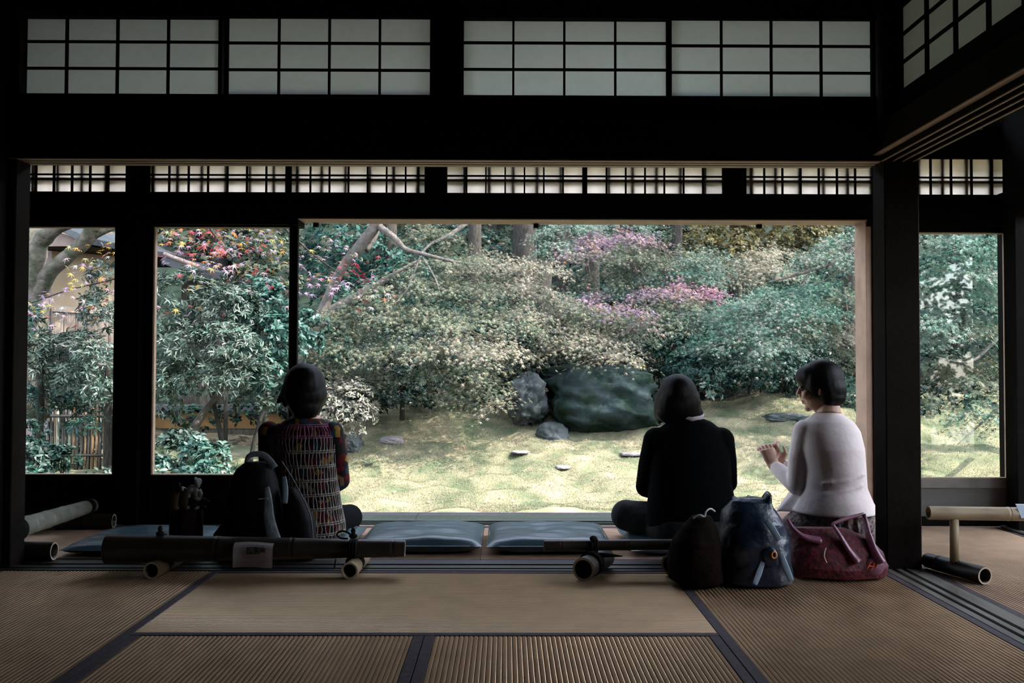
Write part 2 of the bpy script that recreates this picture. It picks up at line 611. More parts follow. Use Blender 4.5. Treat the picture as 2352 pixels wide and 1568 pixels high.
for i, (a, b) in enumerate(((-3.3, -1.85), (-.32, -.20), (1.70, 1.82), (2.6, 2.9))):  # gaps between are an unseen clerestory, added to light the upper paper
    struct('wall_front.%03d' % (i + 4), MB().box(a, b, YO0, YO1, 2.15, 2.51), CLAY)
for i, (a, b) in enumerate(((-40, 38), (288, 342), (975, 1027), (1660, 1715), (2008, 2093), (2328, 2400))):
    struct('trim_13' if i == 0 else 'trim_13.%03d' % i, MB().box(X(a, YO0, 410) + .012, X(b, YO0, 410) - .012, YO0, YO0 + .10, zt0 - .02, 2.2), WOOD)
struct('trim_13.006', MB().box(X(655, YO0, 410) + .0, X(668, YO0, 410), YO0, YO0 + .04, zt0, zt1), WOOD)
struct('trim_13.007', MB().box(X(1338, YO0, 410) + .0, X(1349, YO0, 410), YO0, YO0 + .04, zt0, zt1), WOOD)
# outer posts
struct('trim_14', MB().box(X(279, YO0), X(322, YO0), YO0 - .02, YO1, -.05, zh + .05, .003), WOOD)
struct('trim_14.001', MB().box(X(2016, YO0), X(2060, YO0), YO0 - .02, YO1, -.05, zh + .05, .003), WOODM)
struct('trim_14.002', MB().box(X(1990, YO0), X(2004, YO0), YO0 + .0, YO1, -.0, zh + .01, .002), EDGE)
struct('trim_14.003', MB().box(X(2004, YO0), X(2016, YO0), YO0 - .01, YO1, -.0, zh + .01, .002), WOODM)
struct('trim_14.004', MB().box(X(2328, YO0), X(2400, YO0), YO0 - .04, YO1, -.05, 2.2, .003), WOOD)
for i, px in enumerate((726, 1231, 1743)):
    c = W(px, 511, YO1 - .02)
    struct('trim_15' if i == 0 else 'trim_15.%03d' % i, MB().box(c.x - .014, c.x + .014, c.y - .015, c.y + .015, zh - .022, zh + .01), WOODM)


def glass_door(n, a, b, ga, gb, top, bot, Y, lit_reveal=.011, right_lit_reveal=True, board=WOOD, railm=WOOD):
    """Sliding door: stiles, rails, bottom board and one large pane. Pixels give where its edges stand at distance Y."""
    x0, x1, g0, g1 = X(a, Y), X(b, Y), X(ga, Y), X(gb, Y)
    zt, zb = Z(top, Y), Z(bot, Y)
    r = empty('door_%d' % n, ((x0 + x1) / 2, Y, 0), kind='structure')
    d = .032
    MB().box(x0, g0, Y, Y + d, .0, zh + .03, .002).build('stile', WOOD, r)
    MB().box(g1, x1, Y, Y + d, .0, zh + .03, .002).build('stile', WOOD, r)
    MB().box(g0, g1, Y, Y + d, zt, zh + .03).build('top_rail', WOOD, r)
    MB().box(g0, g1, Y, Y + d, zb - .05, zb).build('middle_rail', railm, r)
    MB().box(g0, g1, Y, Y + d, 0, .05).build('bottom_rail', WOOD, r)
    MB().box(g0, g1, Y + .012, Y + .02, .05, zb - .05).build('board', board, r)
    e = .004  # thickness of the tan strips that paint the lit reveal round the pane
    MB().box(g0, g0 + e, Y + .001, Y + d + .02, zb, zt).build('lit_reveal', EDGE, r)
    MB().box(g1 - e, g1, Y + .001, Y + d + .02, zb, zt).build('lit_reveal', EDGE, r)
    MB().box(g0, g1, Y + .001, Y + d + .02, zb, zb + e).build('lit_reveal', EDGE, r)
    MB().box(g0, g1, Y + .001, Y + d + .02, zt - e, zt).build('lit_reveal', EDGE, r)
    MB().box(g0, g1, Y + .018, Y + .021, zb, zt).build('pane', GLASS, r)
    MB().tube([(g0 - .028, Y - .003, .75), (g0 - .028, Y + .004, .75)], .011, 12).build('finger_pull', ROPE, r)
    return r


glass_door(1, -60, 278, -20, 262, 523, 1093, YO0 + .02)
glass_door(2, 322, 682, 349, 664, 522, 1093, YO0 + .03)
glass_door(3, 2062, 2326, 2090, 2318, 530, 1097, YO0 + .02, board=mat('lit_grey_brown_board', (.10, .095, .09), .5, .3, .3, 5, .05, 40, (.2, 1, 3)), railm=mat('lit_grey_brown_rail', (.19, .17, .155), .5, .3, .3, 8))  # paler board and rail: light from the right is put into their colour
struct('wall_front.010', MB().box(-3.3, X(-60, YO0), YO0, YO1, 0, 1.8), CLAY)
# sill rails and open verandah boards
deckm = mat('green_sheen_verandah_board', (.075, .09, .075), .27, .5, .35, 9, .05, 50, (.12, 1.6, 1))  # greenish base puts the garden's reflection into the board colour
struct('trim_16', MB().box(-3.3, 2.9, 5.052, 5.25, -.05, -.004), deckm)
for i, (a, b) in enumerate(((5.052, 5.075), (5.115, 5.125), (5.165, 5.175), (5.225, 5.25))):
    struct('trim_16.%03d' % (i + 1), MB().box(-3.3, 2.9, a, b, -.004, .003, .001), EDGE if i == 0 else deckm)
dk = empty('floor_verandah', (0, 5.4, -.04), kind='structure')
for i in range(3):
    for a, b in ((-3.3, -.52), (-.517, 1.9), (1.903, 3.2)):
        MB().box(a, b, 5.253 + i * .089, 5.34 + i * .089, -.04, -.003, .002).build('plank', deckm, dk)
MB().box(-3.3, 3.2, 5.521, 5.545, -.06, .0, .003).build('nosing', mat('purple_grey_nosing', (.16, .12, .15), .4, .4, .3, 12), dk)
struct('wall_foundation', MB().box(-3.3, 2.9, 5.0, 5.05, -.6, -.05), CLAY)

# right-hand outer wall of the corridor: open sliding fronts between posts
rw = MB().box(2.66, 2.80, -2.6, 5.05, 1.66, 1.80)
rw.box(2.66, 2.80, -2.6, 5.05, -.05, .004)
struct('trim_17', rw, WOOD)
struct('trim_17.001', MB().box(2.66, 2.685, 3.9, 5.05, .004, .012), SILLW)
struct('wall_right.005', MB().box(2.68, 2.78, -2.6, 2.2, 0, 1.8), CLAY)  # unseen; closed up to here to limit light from the right
struct('wall_right.004', MB().box(2.69, 2.77, -2.6, 5.05, 1.80, 2.7), CLAY)
for i, y in enumerate((-2.55, 2.2, 3.5, 4.95)):
    struct('trim_18' if i == 0 else 'trim_18.%03d' % i, MB().box(2.67, 2.79, y - .06, y + .06, -.05, 1.7), WOOD)

# ------------------------------------------------------------------ garden ground
def smooth(a, b, t):
    t = min(1, max(0, (t - a) / (b - a)))
    return t * t * (3 - 2 * t)


def ground_z(x, y):
    base = -.46 + .62 * smooth(8.4, 11.6, y) + .45 * smooth(10.5, 13.5, y)
    base += .16 * smooth(1.0, 3.5, x) * smooth(9.3, 12.0, y) - .55 * (1 - smooth(-2.6, -1.2, x)) * smooth(9.3, 12.5, y)
    base += 1.3 * max(0, y - 14) ** 1.1 * .34
    bump = .09 * mnoise.noise((x * .9, y * 1.9, 1.3)) + .065 * mnoise.noise((x * 2.0, y * 4.6, 4.1)) + .028 * mnoise.noise((x * 6, y * 9, 9.7))
    # a shallow channel running back to the right
    cx = .63 + (y - 9.6) * -.55
    bump -= .06 * math.exp(-((x - cx) / .13) ** 2) * smooth(9.0, 9.5, y) * (1 - smooth(10.6, 11.2, y))
    return base + bump


MOSS = mat('moss_ground', (.168, .15, .096), .95, .05, vscale=3.2, bump=.5, bscale=70, col2=(.055, .07, .04))
SOIL = mat('dark_leaf_mould', (.03, .025, .018), .95, .1, .5, 6, .4, 30)
HILL = mat('forest_floor', (.012, .02, .013), .95, .1, .5, 2.5, .3, 8)


def sheet(name, x0, x1, y0, y1, nx, ny, m, fz):
    v = [(x0 + (x1 - x0) * i / nx, y0 + (y1 - y0) * j / ny, 0) for j in range(ny + 1) for i in range(nx + 1)]
    v = [(a, b, fz(a, b)) for a, b, _ in v]
    f = [(j * (nx + 1) + i, j * (nx + 1) + i + 1, (j + 1) * (nx + 1) + i + 1, (j + 1) * (nx + 1) + i) for j in range(ny) for i in range(nx)]
    o = MB().add(v, f).build(name, m, smooth=True)
    o['kind'] = 'structure'
    return o


sheet('ground', -5.2, 7.2, 8.0, 11.9, 260, 120, MOSS, ground_z)
sheet('ground_back', -5.2, 7.2, 11.88, 14.0, 80, 30, SOIL, lambda x, y: ground_z(x, y) - .01)
sheet('ground_near', -6, 14, 5.2, 8.02, 60, 12, MOSS, lambda x, y: ground_z(x, max(y, 8.0)) - .01)
sheet('ground_side', 2.85, 14, -6, 5.22, 30, 30, MOSS, lambda x, y: -.46 + .05 * mnoise.noise((x, y, 0)))
sheet('ground_left', -14, -5.18, 5.2, 14.0, 40, 40, SOIL, lambda x, y: ground_z(x, y) - .02)
sheet('ground_right', 7.18, 16, 8.0, 14.0, 30, 30, SOIL, ground_z)


def hill_z(x, y):
    t = y - 14
    return ground_z(x, 14.0) - .03 + .55 * t + .035 * t * t + .3 * mnoise.noise((x * .5, y * .5, 2)) * min(1, t * .3)


sheet('hill', -18, 20, 13.9, 27, 60, 30, HILL, hill_z)

# ------------------------------------------------------------------ leaves
LEAF = leaf_mat('leaf_surface', .26, .6, .15)
LEAF_G = leaf_mat('glossy_leaf_surface', .15, .42, .32)
LEAF_M = leaf_mat('moss_shoot_surface', .3, .9, .05)


def t_maple(lobes=7):
    """Palmate leaf, about 1 across, tip along +Y, drooping lobes."""
    tips = {7: [(-150, .36), (-98, .62), (-48, .86), (0, 1.0), (48, .86), (98, .62), (150, .36)], 5: [(-115, .5), (-55, .85), (0, 1.0), (55, .85), (115, .5)]}[lobes]
    v = [(0, 0, 0), (0, -.04, 0)]
    pts = []
    for i, (a, l) in enumerate(tips):
        r = math.radians(a)
        pts.append((.60 * l * math.sin(r), .60 * l * math.cos(r), -.16 * l))
        if i < len(tips) - 1:
            b = math.radians((a + tips[i + 1][0]) / 2)
            q = .105
            pts.append((q * math.sin(b), q * math.cos(b), .015))
    v += pts
    n = len(pts)
    f = [(0, i + 3, i + 2) for i in range(n - 1)] + [(0, 2, 1), (0, 1, n + 1)]
    return np.array(v, float), np.array(f)


def t_oval(wd=.4):
    v = [(0, -.5, 0), (-wd / 2, -.08, .06), (0, 0, -.01), (wd / 2, -.08, .06), (-wd * .36, .25, .03), (wd * .36, .25, .03), (0, .5, -.10)]
    f = [(0, 2, 1), (0, 3, 2), (1, 2, 4), (2, 3, 5), (2, 6, 4), (2, 5, 6)]
    return np.array(v, float), np.array(f)


def t_quad(wd=.5):
    v = [(0, -.5, 0), (-wd / 2, 0, .05), (wd / 2, 0, .05), (0, .5, -.05)]
    return np.array(v, float), np.array([(0, 2, 1), (1, 2, 3)])


TPL = {'maple': t_maple(7), 'maple5': t_maple(5), 'lance': t_oval(.24), 'oval': t_oval(.46), 'far': t_quad(.55)}


def unit(a):
    return a / np.maximum(np.linalg.norm(a, axis=-1, keepdims=True), 1e-9)


def frames(nrm, tip):
    """Leaf axes: x across, y towards the tip, z the leaf's upper side."""
    z = unit(nrm)
    y = unit(tip - z * np.sum(tip * z, -1, keepdims=True))
    x = np.cross(y, z)
    return np.stack([x, y, z], 1)


LEAF_TONE = .195


def pal(cols, n, jit=.16):
    c = np.array([q[:3] for q in cols], float)
    p = np.array([q[3] if len(q) > 3 else 1 for q in cols], float)
    k = RNG.choice(len(c), n, p=p / p.sum())
    o = c[k] * (1 + RNG.uniform(-jit, jit, (n, 1))) * (1 + RNG.uniform(-.06, .06, (n, 3)))
    return np.clip(o * LEAF_TONE, 0.005, .95)


def layer_leaves(c, r, n, size, cols, per=22, slope=1.5):
    """Leaves of one layered spray-covered bough: c its centre, r = (rx, ry, rz) its half sizes. It domes over and droops outward."""
    ns = max(3, n // per)
    rad = np.sqrt(RNG.uniform(.0, 1, ns))
    th = RNG.uniform(0, 2 * np.pi, ns)
    ox, oy = np.cos(th) * rad, np.sin(th) * rad
    depth = RNG.uniform(0, 1, ns) ** 2.5 * .6
    lump = .5 * np.sin(ox * 5.1 + c[0] * 3) * np.sin(oy * 4.3 + c[1] * 2)
    sx = c[0] + ox * r[0]
    sy = c[1] + oy * r[1]
    sz = c[2] + r[2] * (.95 - slope * rad ** 2 - depth + lump * .5 + RNG.normal(0, .12, ns))
    out = np.stack([ox / max(r[0], .01), oy / max(r[1], .01), np.full(ns, .0)], 1)
    dn = np.stack([slope * 2 * ox * r[2] / r[0], slope * 2 * oy * r[2] / r[1], np.full(ns, 1.0)], 1)
    dn = unit(dn * [0.7, 0.7, 1] + RNG.normal(0, .22, (ns, 3)))
    od = unit(np.stack([ox + RNG.normal(0, .35, ns), oy - .25 + RNG.normal(0, .35, ns), np.full(ns, -.35)], 1))
    k = RNG.integers(0, ns, n)
    a, b = RNG.normal(0, 1, n), RNG.uniform(-1, 1, n)
    side = np.cross(dn, od)
    L = size * 2.6
    pos = np.stack([sx, sy, sz], 1)[k] + od[k] * (a * L * .8)[:, None] + side[k] * (b * L * (1 - .2 * np.abs(a)))[:, None] + dn[k] * RNG.normal(0, size * .25, (n, 1))
    pos[:, 2] -= .25 * np.abs(a) * L * .5
    nr = unit(dn[k] + RNG.normal(0, .33, (n, 3)) + np.array([0, -.22, 0]))
    tip = od[k] + side[k] * b[:, None] * .8 + RNG.normal(0, .3, (n, 3))
    s = size * RNG.uniform(.7, 1.25, n)
    return pos, frames(nr, tip), s, pal(cols, n)


def bush_leaves(c, r, n, size, cols, per=9, inner=.72, up=.45):
    """Leaves in rosettes over an ellipsoidal shell."""
    ns = max(3, n // per)
    d = unit(RNG.normal(0, 1, (ns, 3)))
    d[:, 2] = np.where(d[:, 2] < -.55, -d[:, 2], d[:, 2])
    d[:, 1] = np.where(RNG.uniform(0, 1, ns) < .55, -np.abs(d[:, 1]), d[:, 1])
    lob = 1 + .16 * np.sin(d[:, 0] * 7 + c[0] * 5) * np.sin(d[:, 2] * 6 + c[2] * 4)
    sp = np.array(c) + d * np.array(r) * (RNG.uniform(inner, 1.03, (ns, 1)) * lob[:, None])
    dn = unit(d / np.array(r) * np.mean(r) + [0, 0, up] + RNG.normal(0, .25, (ns, 3)))
    k = RNG.integers(0, ns, n)
    t = RNG.normal(0, 1, (n, 3))
    t = unit(t - dn[k] * np.sum(t * dn[k], -1, keepdims=True))
    tip = unit(t + dn[k] * RNG.uniform(-.1, .55, (n, 1)) + [0, 0, -.18])
    pos = sp[k] + tip * size * .55 + RNG.normal(0, size * .18, (n, 3))
    nr = unit(dn[k] * 1.1 - t * .35 + RNG.normal(0, .22, (n, 3)))
    s = size * RNG.uniform(.7, 1.25, n)
    return pos, frames(nr, tip), s, pal(cols, n)


def leaf_mesh(name, tpl, pos, fr, s, col, m):
    v, f = TPL[tpl]
    n, k = len(pos), len(v)
    vv = (np.einsum('kj,njl->nkl', v, fr) * s[:, None, None] + pos[:, None, :]).reshape(-1, 3)
    ff = (f[None] + (np.arange(n) * k)[:, None, None]).reshape(-1)
    me = bpy.data.meshes.new(name)
    me.vertices.add(len(vv))
    me.vertices.foreach_set('co', vv.ravel().astype(np.float32))
    nf = len(ff) // 3
    me.loops.add(len(ff))
    me.loops.foreach_set('vertex_index', ff.astype(np.int32))
    me.polygons.add(nf)
    me.polygons.foreach_set('loop_start', np.arange(0, nf * 3, 3, dtype=np.int32))
    me.update(calc_edges=True)
    a = me.color_attributes.new('Col', 'FLOAT_COLOR', 'POINT')
    cc = np.ones((n * k, 4), np.float32)
    cc[:, :3] = np.repeat(col, k, 0)
    a.data.foreach_set('color', cc.ravel())
    me.materials.append(m)
    return me


_one = {}


def one_leaf(tpl, col, m):
    """Shared mesh of a single leaf; hues are rounded so that alike leaves share data."""
    key = (tpl, m.name) + tuple(int(round(math.log(max(c, .01)) * 4.5)) for c in col)
    if key not in _one:
        _one[key] = leaf_mesh('leaf', tpl, np.zeros((1, 3)), np.eye(3)[None], np.ones(1), np.array([col]), m)
    return _one[key]


def in_frame(p):
    d = Vector(p) - EYE
    y = d.dot(_f)
    return y > 0 and abs(d.dot(_r) / y * F) < 1176 and abs(d.dot(_u) / y * F) < 784


def foliage(root, sets, tpl, m, singles=300):
    """Hangs the leaves on their plant: the ones that show largest as parts of their own, the rest as one mass."""
    pos = np.concatenate([q[0] for q in sets])
    fr = np.concatenate([q[1] for q in sets])
    s = np.concatenate([q[2] for q in sets])
    col = np.concatenate([q[3] for q in sets])
    d = np.linalg.norm(pos - np.array(EYE), axis=1)
    key = s / d * np.abs(np.einsum('nj,nj->n', fr[:, 2], unit(pos - np.array(EYE))))
    key = key - (d - d.min()) * .0006
    idx = np.argsort(-key)
    pick = []
    for i in idx:
        if len(pick) >= singles:
            break
        if in_frame(pos[i]):
            pick.append(i)
    mask = np.ones(len(pos), bool)
    mask[pick] = False
    loc = root.location
    for i in pick:
        o = bpy.data.objects.new('leaf', one_leaf(tpl, col[i], m))
        C.objects.link(o)
        o.parent = root
        R = Matrix([[float(fr[i][c][r]) for c in range(3)] for r in range(3)]).to_4x4()
        o.matrix_basis = Matrix.Translation(Vector(pos[i]) - loc) @ R @ Matrix.Scale(float(s[i]), 4)
    if mask.any():
        o = link('foliage', leaf_mesh('foliage', tpl, pos[mask], fr[mask], s[mask], col[mask], m), None, root)
        o['kind'] = 'stuff'


BARK = mat('grey_maple_bark', (.085, .075, .066), .9, .15, .45, 14, .5, 40)
BARK_D = mat('dark_cedar_bark', (.035, .032, .028), .95, .1, .5, 10, .6, 30, (6, 6, 1))
BARK_L = mat('mossy_old_bark', (.11, .09, .078), .9, .15, vscale=11, bump=.7, bscale=28, col2=(.045, .045, .03))


def limb(pts, n=9, wob=.0):
    """Round limb through (px, py, Y, width in px) points."""
    P, R = [], []
    for px, py, Y, wpx in pts:
        P.append(W(px, py, Y))
        R.append(wpx * .5 * Y / F)
    # subdivide for a smooth run
    Q, T = [], []
    m = len(P)
    for i in range(m - 1):
        p0, p1, p2, p3 = P[max(i - 1, 0)], P[i], P[i + 1], P[min(i + 2, m - 1)]
        for k in range(5):
            t = k / 5
            Q.append(.5 * ((2 * p1) + (p2 - p0) * t + (2 * p0 - 5 * p1 + 4 * p2 - p3) * t * t + (3 * p1 - p0 - 3 * p2 + p3) * t ** 3))
            T.append((R[i] * (1 - t) + R[i + 1] * t) * (1 + wob * mnoise.noise(Q[-1] * 9)))
    Q.append(P[-1])
    T.append(R[-1])
    return MB().tube(Q, T, n)


def ground_limb(px, Y, top_py, wpx, lean=0, bark=None):
    """Trunk from the ground up to where it leaves view or its crown."""
    x = X(px, Y)
    z0 = ground_z(x, Y) if Y < 14 else hill_z(x, Y)
    zt = Z(top_py, Y, px)
    r = wpx * .5 * Y / F
    pts = [(x, Y, z0 - .6), (x + lean * .35, Y, z0 + (zt - z0) * .35), (x + lean * .7, Y, z0 + (zt - z0) * .7), (x + lean, Y, zt)]
    return MB().tube(pts, [r * 1.15, r, r * .92, r * .85], 10)


# palettes: leaf hues, with sun, shade and bluish sky sheen put into them
GREY_GREEN = [(.46, .50, .33, 5), (.30, .40, .27, 4), (.62, .60, .42, 3), (.16, .27, .20, 2)]
PALE = [(.86, .78, .60, 5), (.66, .66, .48, 4), (.98, .82, .62, 2), (.40, .48, .34, 2)]  # tones raised to carry sunlight in the leaf colour
TEAL = [(.22, .54, .39, 5), (.34, .62, .46, 3), (.10, .32, .24, 3), (.56, .68, .52, 2)]
TEALP = [(.58, .74, .60, 4), (.34, .62, .46, 4), (.78, .76, .68, 2), (.15, .38, .28, 2)]
PINK = [(.56, .38, .50, 5), (.62, .42, .42, 2), (.48, .32, .52, 3), (.60, .46, .36, 2), (.66, .30, .16, .6)]
MAGENTA = [(.62, .32, .48, 5), (.66, .30, .40, 2), (.52, .42, .40, 2), (.62, .44, .24, 1)]
RED = [(.62, .07, .09, 4), (.66, .16, .05, 3), (.60, .26, .42, 3), (.56, .40, .56, 4), (.62, .34, .06, 2)]
LAV = [(.50, .38, .54, 6), (.44, .36, .54, 3), (.62, .22, .24, 1.4), (.62, .36, .10, 1)]  # red leaves with the sky's bluish sheen put into the hue
ORANGE = [(.62, .30, .05, 3), (.60, .42, .08, 3), (.40, .38, .20, 3), (.46, .40, .46, 2), (.60, .10, .06, 1)]
PINK, MAGENTA, RED, LAV, ORANGE = [[(a * k, b * k, c * k, d) for a, b, c, d in q] for q, k in ((PINK, 1.5), (MAGENTA, 1.7), (RED, 2.2), (LAV, 1.6), (ORANGE, 1.9))]
YELLOW = [(.56, .45, .15, 5), (.44, .38, .15, 4), (.30, .30, .15, 4), (.64, .54, .24, 1)]
OLIVE = [(.26, .26, .15, 5), (.20, .22, .14, 4), (.36, .33, .18, 2)]
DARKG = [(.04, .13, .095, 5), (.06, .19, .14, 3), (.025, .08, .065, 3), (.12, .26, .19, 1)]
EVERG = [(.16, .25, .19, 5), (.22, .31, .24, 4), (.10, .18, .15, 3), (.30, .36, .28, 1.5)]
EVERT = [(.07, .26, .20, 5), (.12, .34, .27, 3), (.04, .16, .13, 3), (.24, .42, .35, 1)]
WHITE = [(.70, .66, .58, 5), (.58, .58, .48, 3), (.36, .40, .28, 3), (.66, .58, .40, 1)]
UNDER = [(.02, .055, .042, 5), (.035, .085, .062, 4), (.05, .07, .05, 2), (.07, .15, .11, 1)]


def pads(lst, size, dens, fn=layer_leaves, ry=.62, maxn=20000, **kw):
    """lst: (px, py, Y, half width px, half height px, palette). Leaf count follows the area."""
    out = []
    for px, py, Y, a, b, cols in lst:
        c = W(px, py, Y)
        rx, rz = a * Y / F, b * Y / F
        r = (rx, min(rx * ry + .12, 1.1), rz * (.68 if fn is layer_leaves else 1))
        n = int(min(maxn, dens * (math.pi * rx * rz + .10 * rx) / (size * size)))
        out.append(fn((c.x, c.y, c.z), r, max(n, 12), size, cols, **kw))
    return out


def plant(name, base, label, cat, group=None):
    return empty(name, base, label, cat, group)


def gb(px, Y):
    x = X(px, Y)
    return (x, Y, ground_z(x, Y) if Y < 14 else hill_z(x, Y))


TREES = 'maples and other trees of the garden'

# ------------------------------------------------------------------ garden plants
# grey-green maple that sweeps across the middle
t = plant('maple_tree', gb(720, 10.6), 'pale green layered maple sweeping low across the middle from its leaning grey trunk', 'tree', TREES)
limb([(690, 840, 10.9, 34), (735, 735, 10.8, 30), (755, 680, 10.8, 22), (790, 610, 10.7, 22), (832, 560, 10.6, 28), (868, 505, 10.5, 26), (890, 420, 10.4, 26)]).build('trunk', BARK, t, True)
limb([(640, 800, 11.0, 30), (700, 755, 10.9, 34), (770, 712, 10.8, 30), (840, 672, 10.6, 24), (905, 632, 10.4, 14), (960, 600, 10.3, 8)]).build('branch', BARK, t, True)
limb([(845, 480, 10.6, 18), (872, 520, 10.5, 17), (905, 545, 10.4, 15), (932, 572, 10.4, 11), (972, 583, 10.3, 9), (1040, 600, 10.3, 7), (1110, 610, 10.4, 5)]).build('branch', BARK, t, True)
limb([(1100, 490, 11, 12), (1040, 535, 10.8, 10), (990, 560, 10.6, 7), (965, 585, 10.4, 5)]).build('branch', BARK, t, True)
limb([(840, 575, 10.7, 15), (862, 540, 10.8, 14), (880, 490, 10.9, 12)]).build('branch', BARK, t, True)
limb([(965, 590, 10.3, 5), (945, 640, 10.2, 5), (935, 665, 10.1, 4), (905, 700, 10, 2)], 6).build('twig', BARK, t, True)
limb([(970, 590, 10.3, 5), (1000, 640, 10.1, 4), (1012, 680, 10, 2)], 6).build('twig', BARK, t, True)
G, P_ = GREY_GREEN, PALE
A = [(985, 545, 10.9, 90, 34, G), (1030, 610, 10.6, 130, 34, G), (1140, 612, 11.2, 130, 34, P_), (1240, 618, 11.3, 70, 20, P_), (920, 655, 10.3, 110, 36, G), (1060, 670, 10.5, 150, 40, G),
     (1190, 672, 10.9, 110, 36, P_), (860, 715, 10.3, 120, 38, G), (985, 735, 10.1, 130, 44, G), (1110, 735, 10.2, 130, 42, G), (1205, 722, 10.6, 70, 30, P_), (1265, 690, 11.1, 70, 34, G), (770, 745, 10.4, 80, 36, G), (800, 800, 10.2, 110, 44, G),
     (930, 800, 10.0, 110, 40, G), (1050, 800, 9.9, 110, 44, P_), (1140, 800, 10.0, 90, 40, P_), (1005, 850, 10.2, 70, 30, G), (1090, 850, 10.1, 90, 34, G), (1110, 892, 10.0, 75, 26, G), (1150, 925, 9.9, 42, 18, P_), (1050, 905, 10.3, 90, 22, G), (740, 850, 10.4, 70, 38, G), (850, 862, 10.6, 80, 40, G)]
foliage(t, pads(A, .062, 12), 'maple', LEAF)

t = plant('maple_tree', gb(1330, 11.9), 'cream-tipped maple whose boughs hang over the big mossy boulder', 'tree', TREES)
ground_limb(1228, 12.2, 600, 38, .15).build('trunk', BARK_D, t, True)
limb([(1235, 720, 12.2, 14), (1290, 745, 11.6, 10), (1350, 770, 11.1, 7), (1410, 800, 10.8, 4)]).build('branch', BARK, t, True)
B = [(1300, 770, 11.0, 90, 26, P_), (1360, 790, 10.8, 110, 26, P_), (1410, 822, 10.6, 70, 24, PALE + [(.62, .48, .16, 1)]), (1330, 725, 11.3, 110, 30, G), (1415, 738, 11.1, 100, 30, G),
     (1365, 700, 11.3, 90, 22, PINK), (1440, 716, 11.1, 65, 20, PINK), (1475, 752, 11.0, 45, 22, PINK + PALE), (1275, 745, 11.4, 60, 26, G), (1440, 770, 11.2, 70, 26, G), (1300, 800, 11.4, 80, 24, G)]
foliage(t, pads(B, .062, 12), 'maple', LEAF)

t = plant('maple_tree', gb(1465, 13.2), 'lavender-crowned maple with two thin bare stems beneath, right of the middle', 'tree', TREES)
limb([(1490, 800, 13.3, 12), (1478, 690, 13.2, 13), (1465, 650, 13.2, 13), (1452, 600, 13.1, 11), (1445, 560, 13.0, 8)]).build('trunk', BARK, t, True)
limb([(1484, 760, 13.3, 9), (1476, 655, 13.3, 9), (1468, 600, 13.2, 7), (1470, 560, 13.1, 5)]).build('trunk', BARK, t, True)
limb([(1400, 800, 13.3, 10), (1360, 660, 13.2, 8), (1350, 610, 13.1, 6)]).build('branch', BARK, t, True)
Cc = [(1360, 560, 12.9, 70, 26, PINK), (1440, 548, 12.8, 60, 22, PINK), (1490, 558, 12.8, 40, 22, PINK), (1350, 590, 12.7, 80, 26, PINK + PALE), (1440, 590, 12.6, 90, 30, G), (1500, 600, 12.7, 60, 34, G),
      (1290, 572, 13.0, 60, 26, TEALP), (1390, 640, 12.9, 70, 28, G), (1310, 530, 13.2, 90, 26, TEALP), (1420, 520, 13.2, 100, 20, TEALP), (1400, 668, 12.9, 80, 24, TEALP), (1490, 640, 13.0, 50, 26, TEALP)]
foliage(t, pads(Cc, .066, 12), 'maple', LEAF)

t = plant('maple_tree', gb(1545, 12.3), 'maple with a bright pink flat top standing behind the bowed dark figure', 'tree', TREES)
ground_limb(1548, 12.4, 660, 22, .05).build('trunk', BARK_D, t, True)
D = [(1570, 668, 11.9, 95, 18, MAGENTA), (1510, 676, 11.8, 70, 18, PINK), (1630, 682, 12.0, 50, 14, MAGENTA), (1560, 700, 11.7, 110, 26, G), (1500, 720, 11.6, 70, 26, G), (1600, 728, 11.6, 100, 28, TEALP), (1530, 752, 11.5, 60, 26, G)]
foliage(t, pads(D, .063, 12), 'maple', LEAF)

t = plant('maple_tree', gb(1960, 11.6), 'broad blue-green maple filling the right half of the opening, long bare bough through it', 'tree', TREES)
ground_limb(1952, 12.3, 560, 44, .03).build('trunk', BARK_D, t, True)
limb([(1990, 555, 11.9, 14), (1930, 592, 11.7, 11), (1880, 615, 11.6, 9), (1825, 632, 11.5, 7), (1765, 648, 11.4, 3)]).build('branch', BARK, t, True)
limb([(1868, 620, 11.6, 7), (1842, 650, 11.5, 6), (1836, 672, 11.5, 4)], 7).build('branch', BARK, t, True)
limb([(1935, 610, 11.7, 4), (1900, 640, 11.6, 3), (1870, 655, 11.6, 2)], 6).build('twig', BARK, t, True)
limb([(1940, 660, 10.9, 4), (1948, 720, 10.8, 3), (1965, 740, 10.8, 2)], 6).build('twig', BARK, t, True)
T, TP = TEAL, TEALP
Ee = [(1935, 560, 11.5, 80, 26, TP), (1895, 590, 11.3, 90, 24, TP), (1965, 540, 11.6, 50, 26, T), (1960, 610, 11.2, 60, 30, TP), (1850, 610, 11.4, 50, 16, TP), (1790, 678, 11.4, 100, 24, T), (1890, 668, 11.2, 100, 32, T), (1770, 705, 11.0, 120, 30, TP),
      (1690, 700, 11.3, 70, 26, T), (1860, 715, 10.9, 110, 34, T), (1770, 745, 10.8, 110, 32, TP), (1680, 745, 11.0, 90, 30, T), (1870, 760, 10.8, 80, 34, G), (1720, 785, 10.7, 120, 32, TP), (1800, 800, 10.6, 70, 26, TP), (1640, 780, 10.9, 60, 26, T),
      (1940, 690, 10.9, 55, 34, G), (1960, 770, 10.7, 45, 34, P_), (1950, 830, 10.6, 50, 40, G), (1960, 890, 10.6, 45, 36, T), (1740, 830, 10.8, 60, 24, TP), (1800, 760, 11.0, 80, 30, T)]
foliage(t, pads(Ee, .062, 12), 'maple', LEAF)

